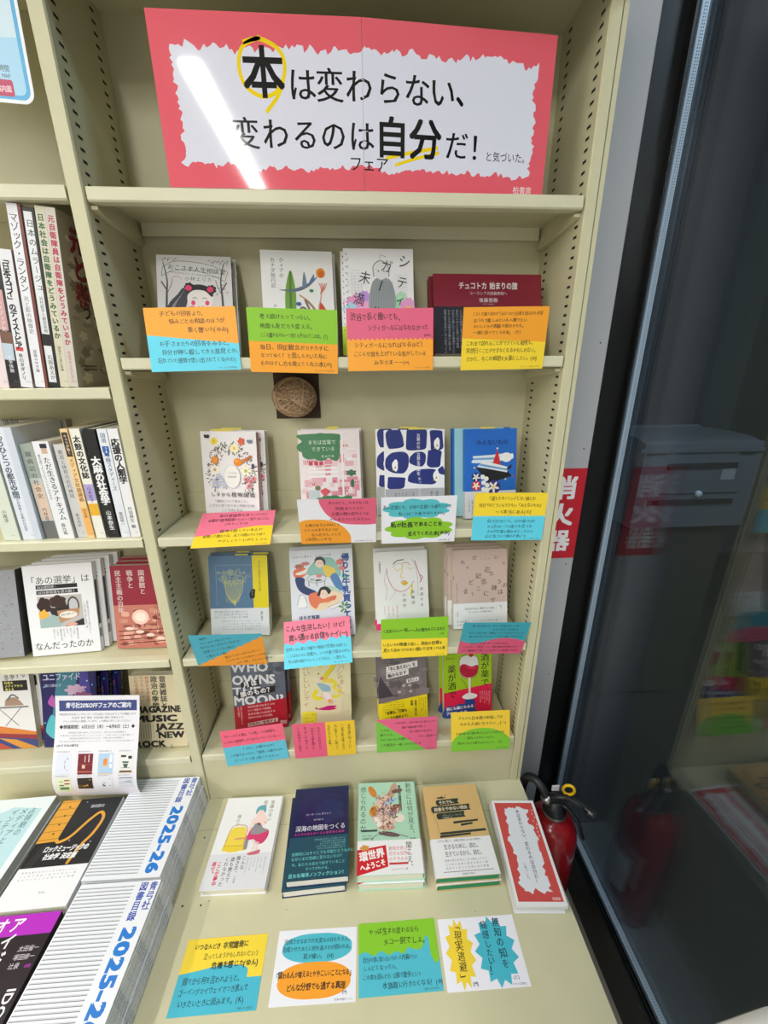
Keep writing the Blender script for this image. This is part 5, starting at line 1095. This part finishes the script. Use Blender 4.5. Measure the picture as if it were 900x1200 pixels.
stand(b, -0.1530, 0.0440, RD, 12, -1.0, 18, [(0.004, 0, 'second dark red library copy, its top showing behind the front one'), (-0.002, 0, 'rearmost dark red library copy in its stack')])
def art_stone(a):
    q = random.Random(1)
    for i in range(260): a.e(q.uniform(2, 126), q.uniform(2, 186), q.uniform(.6, 2.6), q.uniform(.4, 1.6), q.choice(((130, 132, 138), (176, 178, 184), (112, 114, 120))), 7); a.n = 2
b = book('speckled grey book with a black spine beside the election stack', 132, 190, 48, (152, 154, 160), art_stone, 'R', lambda a: (a.r(0, 0, 48, 190, (66, 66, 68)), a.t('記憶の場所をめぐる', 24, 170, 14, (30, 30, 32), vert=True)))
stand(b, -0.4655, 0.0150, RD, 14, 3.0, 48)
def art_iron(a):
    a.t('家事する', 92, 178, 26, K, fit=50, rot=8); a.r(86, 150, 142, 176, (22, 22, 24)); a.rows(['社会を', 'メディアから', '考える'], 90, 168, 7, 8.5, c=(236, 226, 120), wt=.02)
    a.r(30, 106, 138, 110, (120, 120, 124)); a.l([(70, 106), (110, 60)], 2, (130, 130, 136)); a.l([(120, 106), (80, 60)], 2, (130, 130, 136)); a.p(cr([(84, 112), (90, 130), (112, 132), (128, 112)], 5), (170, 140, 120)); a.l(cr([(92, 126), (104, 140), (118, 130)], 5), 4, (110, 110, 116))
    a.p([(0, 60), (60, 62), (148, 42), (148, 34), (0, 48)], (220, 130, 60)); a.p([(0, 48), (148, 34), (148, 22), (0, 40)], (150, 50, 60)); a.p([(0, 40), (148, 22), (148, 0), (0, 0)], (60, 70, 130)); a.p([(60, 30), (100, 24), (148, 0), (110, 0)], (220, 150, 60)); a.p([(0, 34), (40, 30), (90, 0), (40, 0)], (190, 80, 60))
b = book('white book with an ironing board drawing at the front of its pile', 148, 208, 14, (236, 234, 234), art_iron, 'R', lambda a: a.r(0, 0, 14, 208, (206, 204, 190)))
stand(b, -0.5530, 0.0520, RE, 12, 0, 14, [(0.010, 0, 'second ironing board book behind the front one'), (0.020, 0.001, 'third ironing board book at the back of its pile')])
def art_space(a):
    a.p([(0, 0), (130, 0), (130, 186), (0, 186)], (36, 34, 96)); a.p([(40, 186), (90, 186), (70, 110), (20, 60)], (70, 130, 150)); a.p([(90, 186), (110, 186), (120, 90), (90, 60)], (80, 70, 160))
    for i in range(24): a.e(rnd.uniform(4, 126), rnd.uniform(4, 180), 2, 2, rnd.choice(((190, 200, 240), (230, 150, 200), (90, 190, 220))), 8); a.n -= 1
    a.n += 1; a.blob(80, 140, 22, 12, (206, 170, 200), 7, .2); a.blob(96, 124, 20, 10, (150, 90, 130), 7, .2); a.t('ユニファイド', 4, 166, 20, (196, 210, 240), fit=90, wt=.02); a.t('藤川亜紀子', 8, 150, 8, (210, 214, 236)); a.p(cr([(6, 40), (20, 80), (36, 60), (30, 20)], 5, True), (90, 190, 200)); a.p(cr([(14, 110), (26, 130), (30, 100)], 5, True), (190, 90, 180))
b = book('purple space themed book half hidden by the fair leaflet', 130, 186, 17, (36, 34, 92), art_space, 'R', lambda a: (a.r(0, 0, 17, 186, (28, 26, 32)), a.t('ユニファイド', 8, 170, 11, (190, 190, 200), vert=True)), rough=.25)
stand(b, -0.3880, 0.0482, RE, 17, -0.6, 17, [(0.017, 0, 'purple space themed book, second in its pile'), (0.034, 0.001, 'purple space themed book at the back of its pile')])
def art_music(a):
    a.col(['音楽雑誌と', '政治の季節'], 78, 186, 17, 20, c=(34, 32, 30), wt=.02); a.col(['戦後日本の言説', 'サブカルチャー', 'の形成過程'], 42, 186, 9.5, 13, c=(196, 50, 40)); a.t('山崎隆広', 12, 128, 8, (50, 48, 44), vert=True)
    for s, x, y, f in (('MAGAZINE', 8, 92, 110), ('MUSIC', 2, 68, 104), ('JAZZ', 54, 46, 66), ('NEW', 56, 24, 64), ('ROCK', -1, 1, 74)): a.t(s, x, y, 24, (26, 25, 24), wt=.05, fit=f, sy=.95)
    for i in range(8): a.l([(4+i*6, 62), (4+i*6, 24)], .8, (90, 86, 76), same=i > 0)
    a.t('編集', 86, 6, 5, (60, 56, 50), vert=True)
b = book('cream music magazine history book with heavy black English words', 125, 188, 18, (214, 202, 168), art_music, 'R')
stand(b, -0.1647, 0.0330, RE, 11.3, -1.8, 18)

# ------------------------------------------------------------------ curling fair leaflet leaning on the shelf edge
prof = cr([(0.0235, 0.7790), (0.012, 0.735), (-0.004, 0.690), (-0.022, 0.648), (-0.036, 0.612), (-0.041, 0.582), (-0.037, 0.556), (-0.029, 0.537)], 6)
cum = [0]
for i in range(1, len(prof)): cum.append(cum[-1]+math.hypot(prof[i][0]-prof[i-1][0], prof[i][1]-prof[i-1][1]))
LW, LH = 182.0, cum[-1]*1000
def leaf(u, v, d):
    s = (LH-v)/1000; s = min(max(s, 0), cum[-1]*.9999)
    i = max(k for k in range(len(cum)) if cum[k] <= s); i = min(i, len(prof)-2)
    f = (s-cum[i])/(cum[i+1]-cum[i]); y = prof[i][0]+(prof[i+1][0]-prof[i][0])*f; z = prof[i][1]+(prof[i+1][1]-prof[i][1])*f
    ty, tz = prof[i+1][0]-prof[i][0], prof[i+1][1]-prof[i][1]; L_ = math.hypot(ty, tz); ny, nz = tz/L_, -ty/L_
    return (-0.3010+u/1000-(1-(v/LH))*0.016, y+ny*d/1000, z+nz*d/1000-u/1000*0.055)
m = MB(); pm = mat((232, 230, 236), 0.6); NS = 40
for off in (0, -0.35):
    for i in range(NS): m.poly([leaf(0, LH*i/NS, off), leaf(LW, LH*i/NS, off), leaf(LW, LH*(i+1)/NS, off), leaf(0, LH*(i+1)/NS, off)], pm, True)
a = Art(m, leaf, 0.5, base=2)
def strip(x0, y0, x1, y1, c, n=5):
    a.n += 1
    for i in range(n): a.p([(x0, y0+(y1-y0)*i/n), (x1, y0+(y1-y0)*i/n), (x1, y0+(y1-y0)*(i+1)/n), (x0, y0+(y1-y0)*(i+1)/n)], c, a.n)
strip(8, LH-36, LW-6, LH-11, (58, 70, 128)); a.t('青弓社20%OFFフェアのご案内', 22, LH-28, 14, (230, 230, 240), fit=142, wt=.03, slant=.15)
for i, s in enumerate(('早稲田大学生協ブックセンターと戸山店にて20%OFFフェアを開催します', '社会学 哲学 教育 文芸評論 歴史 音楽などの', 'ジャンルを中心に展開しています。この機会にぜひごらんください！')): a.t(s, LW/2, LH-46-i*8, 5.4, (60, 60, 70), al='c', fit=(166, 112, 150)[i])
a.t('◆開催期間：6月25日（木）～8月8日（土）◆', LW/2, LH-76, 9.5, (40, 40, 46), al='c', fit=164, wt=.02)
for i in range(4): a.t('対象商品は店頭の表示をごらんください。お問い合わせは各店舗まで', LW/2, LH-87-i*6.4, 4, (110, 110, 116), al='c', fit=(126, 160, 120, 164)[i])
a.t('[おすすめの新刊]', 6, LH-116, 6, (50, 50, 56), wt=.02)
def mini(x, y, w_, h_, c, parts):
    strip(x, y, x+w_, y+h_, c, 4)
    for p_ in parts: a.p([(x+px*w_, y+py*h_) for px, py in p_[1]], p_[0])
q4 = lambda x0, y0, x1, y1: [(x0, y0), (x1, y0), (x1, y1), (x0, y1)]
y0 = LH-178
mini(8, y0, 32, 46, (222, 226, 240), [((90, 90, 110), q4(.7, .2, .78, .8)), ((150, 150, 170), q4(.55, .3, .6, .7))])
mini(54, y0, 32, 46, (120, 30, 40), [((190, 110, 90), q4(0, .1, 1, .5)), ((236, 220, 216), q4(.7, .6, .76, .95)), ((236, 220, 216), q4(.45, .6, .5, .9)), ((236, 190, 170), q4(.3, .3, .5, .46))])
mini(98, y0, 32, 46, (176, 206, 232), [((240, 180, 40), [(.1, 0), (.95, 0), (.8, .35), (.6, .45), (.3, .4)]), ((240, 140, 50), [(.35, .45), (.6, .45), (.62, .7), (.48, .78), (.34, .68)]), ((236, 236, 240), q4(.75, .3, .95, .95))])
mini(142, y0, 32, 46, (230, 230, 226), [((120, 90, 60), [(.05, .05), (.95, .05), (.8, .3), (.2, .3)]), ((70, 100, 80), [(.4, .3), (.6, .3), (.7, .6), (.25, .6)]), ((40, 40, 44), q4(.65, .72, .9, .86)), ((60, 60, 60), q4(.15, .8, .5, .9))])
y0 = LH-226
mini(8, y0, 32, 40, (226, 236, 196), [((110, 60, 50), q4(.2, .5, .5, .8)), ((180, 60, 70), q4(.55, .6, .9, .9)), ((90, 130, 70), q4(.2, .2, .8, .4))])
mini(54, y0+10, 32, 30, (40, 36, 36), [((210, 150, 60), q4(.05, .3, .3, 1)), ((210, 150, 60), [(.3, .3), (.6, .4), (.8, .9), (.9, .8), (.7, .3), (.4, .2)])])
mini(98, y0+8, 32, 32, (226, 230, 236), [((50, 50, 70), [(.3, .3), (.5, .25), (.5, .6), (.3, .55)]), ((90, 90, 110), q4(.75, .3, .82, .9))])
mini(142, y0+12, 32, 28, (214, 218, 226), [((50, 50, 56), q4(.1, .5, .95, .95)), ((170, 176, 186), [(.1, .5), (.7, .5), (.95, .75)])])
for x in (8, 54, 98, 142):
    for yy in (LH-182, LH-128): a.t('青弓社の新刊から', x, yy, 3.2, (110, 110, 116), fit=28)
tag(m.build('fair_leaflet'), 'white curling fair leaflet with a navy heading leaning on the lower shelf edge', 'leaflet')

# ------------------------------------------------------------------ twine ball, poster, extinguisher, round table
t = thing('twine_ball', 'brown twine ball on a dark card under the second shelf', 'twine ball', None, (0.268, 0.1255, 1.416))
TW = [mat((168, 138, 108), 0.85, kind='twine'), mat((140, 112, 86), 0.85, kind='twine'), mat((192, 164, 132), 0.85, kind='twine')]
m = MB(); q = random.Random(21)
m.lathe([(0.0005, -0.036)] + [(0.0375*math.cos(a_), 0.0375*math.sin(a_)) for a_ in (R(-70+i*14) for i in range(11))] + [(0.0005, 0.036)], (0, 0, 0), TW[1], 24)
for i in range(90):
    ax = Vector((q.gauss(0, 1), q.gauss(0, 1), q.gauss(0, 1))).normalized(); e1 = ax.orthogonal().normalized(); e2 = ax.cross(e1); off = q.uniform(-.016, .016); rr = math.sqrt(0.039**2-off**2)*q.uniform(.985, 1.03)
    m.tube([ax*off + e1*rr*math.cos(k*2*math.pi/28) + e2*rr*math.sin(k*2*math.pi/28) for k in range(28)], 0.0014, TW[i % 3], 5, closed=True)
for v_i, v in enumerate(m.v): m.v[v_i] = (v[0]*1.1, v[1]*.74, v[2]*.98)
m.build('ball', t)
m = MB(); m.box((-0.045, 0.031, -0.046), (0.049, 0.0354, 0.048), mat((70, 52, 42), 0.8)); m.build('backing_card', t, bevel=.001)

m = MB(); PWm = mat((240, 242, 246), 0.4)
def rrect(x0, y0, x1, y1, r_, n=7): return [(cx+r_*math.cos(R(a0+k*90/n)), cy+r_*math.sin(R(a0+k*90/n))) for cx, cy, a0 in ((x1-r_, y0+r_, -90), (x1-r_, y1-r_, 0), (x0+r_, y1-r_, 90), (x0+r_, y0+r_, 180)) for k in range(n+1)]
m.prism([(x/1000, y/1000) for x, y in rrect(-210, 0, 0, 235, 14)], 0, 0.0008, PWm, 'y')
a = Art(m, front(), 0.35); a.p(rrect(-206, 4, -4, 231, 11), (92, 176, 226)); a.p(rrect(-200, 9, -9, 225, 8), (170, 214, 240)); a.p([(-200, 60), (-9, 70), (-9, 150), (-120, 200), (-200, 190)], (206, 228, 240)); a.p([(-90, 110), (-9, 150), (-9, 205), (-60, 215)], (196, 214, 226)); a.p([(-16, 120), (-9, 130), (-9, 225), (-26, 225)], (120, 190, 232))
a.t('営業時間', -52, 34, 8, (70, 80, 90), fit=26); a.t('FLOOR MAP', -58, 27, 6, (70, 80, 90), fit=32); a.p(rrect(-50, 7, -25, 25, 3), (190, 60, 96)); a.t('案内図', -48, 12, 8, (236, 200, 214), fit=20, wt=.02)
o = m.build('shelf_poster'); o.location = (-0.0365, -0.0045, 1.8185); o.rotation_euler = (0, R(3.0), 0)
tag(o, 'light blue rounded corner poster hanging at the top of the neighbouring bookcase', 'poster')

EX = (0.868, -0.055, -0.0)
t = thing('fire_extinguisher', 'red fire extinguisher between the counter and the dark window', 'fire extinguisher', None, EX)
REDX = mat((160, 14, 26), 0.22, coat=.5); BK2 = mat((26, 27, 30), 0.4); CH = mat((190, 190, 186), 0.3, metal=.9)
m = MB(); m.lathe([(0.0005, 0.0005), (0.058, 0.0005), (0.063, 0.008), (0.063, 0.335), (0.060, 0.355), (0.051, 0.375), (0.036, 0.389), (0.022, 0.395), (0.022, 0.402), (0.0005, 0.402)], (0, 0, 0), REDX, 40)
a = Art(m, lambda u, v, d: (0.0634*math.cos(R(u)), 0.0634*math.sin(R(u)), v/1000), 0.4)
for k in range(8): a.p([(-36+k*10, 120), (-26+k*10, 120), (-26+k*10, 250), (-36+k*10, 250)], (236, 234, 230), 1)
a.t('2025', 0, 0, .1) if False else None
m.build('cylinder', t)
m = MB(); m.lathe([(0.021, 0.400), (0.027, 0.402), (0.027, 0.418), (0.019, 0.424), (0.017, 0.448), (0.0005, 0.450)], (0, 0, 0), BK2, 28); m.lathe([(0.028, 0.404), (0.0295, 0.408), (0.028, 0.413)], (0, 0, 0), CH, 28); m.build('valve', t)
m = MB(); m.prism([(-0.012, 0.448), (0.012, 0.448), (0.012, 0.458), (-0.012, 0.458)], -0.02, 0.02, BK2, 'x')
m.tube([(-0.015, 0, 0.455), (0.02, -0.010, 0.466), (0.046, -0.026, 0.456), (0.060, -0.036, 0.446)], [0.007, 0.0065, 0.0055, 0.004], BK2, 8); m.build('lever', t)
m = MB(); m.tube([(0.005, 0, 0.442), (0.028, -0.016, 0.430), (0.046, -0.034, 0.408), (0.056, -0.048, 0.372)], [0.006, 0.006, 0.0055, 0.004], BK2, 8); m.build('handle', t)
m = MB(); m.tube([(0.024+0.0105*math.cos(k*.3142), -0.006-0.006*math.cos(k*.3142)-0.004*math.sin(k*.3142), 0.486+0.0195*math.sin(k*.3142)) for k in range(20)], 0.0034, mat((236, 190, 20), 0.4), 10, closed=True); m.build('safety_ring', t)
m = MB(); m.box((-0.006, 0.014, 0.458), (0.012, 0.017, 0.474), mat((226, 216, 220), 0.6)); m.build('seal_tag', t)
m = MB(); m.tube(cr([(-0.018, 0, 0.436), (-0.030, 0.014, 0.466), (-0.044, 0.036, 0.476), (-0.054, 0.058, 0.452), (-0.056, 0.068, 0.40), (-0.056, 0.068, 0.30), (-0.056, 0.060, 0.16)], 6), 0.0105, BK2, 12); m.tube([(-0.028, 0.006, 0.454), (-0.018, 0.0, 0.440)], 0.0118, CH, 12); m.build('hose', t)
m = MB(); m.box((0, 0, 0), (0.062, 0.0012, 0.016), BK2); a = Art(m, front(), .5); a.t('はずす 手前に引く', 4, 4, 6, (226, 226, 226), fit=52, wt=.02)
o = m.build('label_strap', t); o.location = (0.024, -0.022, 0.462); o.rotation_euler = (R(-42), R(24), R(-26))

t = thing('round_table', 'white glossy round table corner beside the dark window', 'table', None, (0.6365, -0.98, 0))
m = MB(); m.lathe([(0.0005, 1.15), (0.323, 1.15), (0.331, 1.146), (0.333, 1.14), (0.331, 1.134), (0.323, 1.13), (0.0005, 1.13)], (0, 0, 0), mat((226, 222, 216), 0.15, coat=.3), 72); m.build('tabletop', t)
m = MB(); m.lathe([(0.03, 0.02), (0.03, 1.13)], (0, 0, 0), CH, 20); m.build('pedestal', t)
m = MB(); m.lathe([(0.0005, 0.02), (0.03, 0.022), (0.2, 0.008), (0.21, 0.0005), (0.0005, 0.0005)], (0, 0, 0), CH, 40); m.build('base', t)
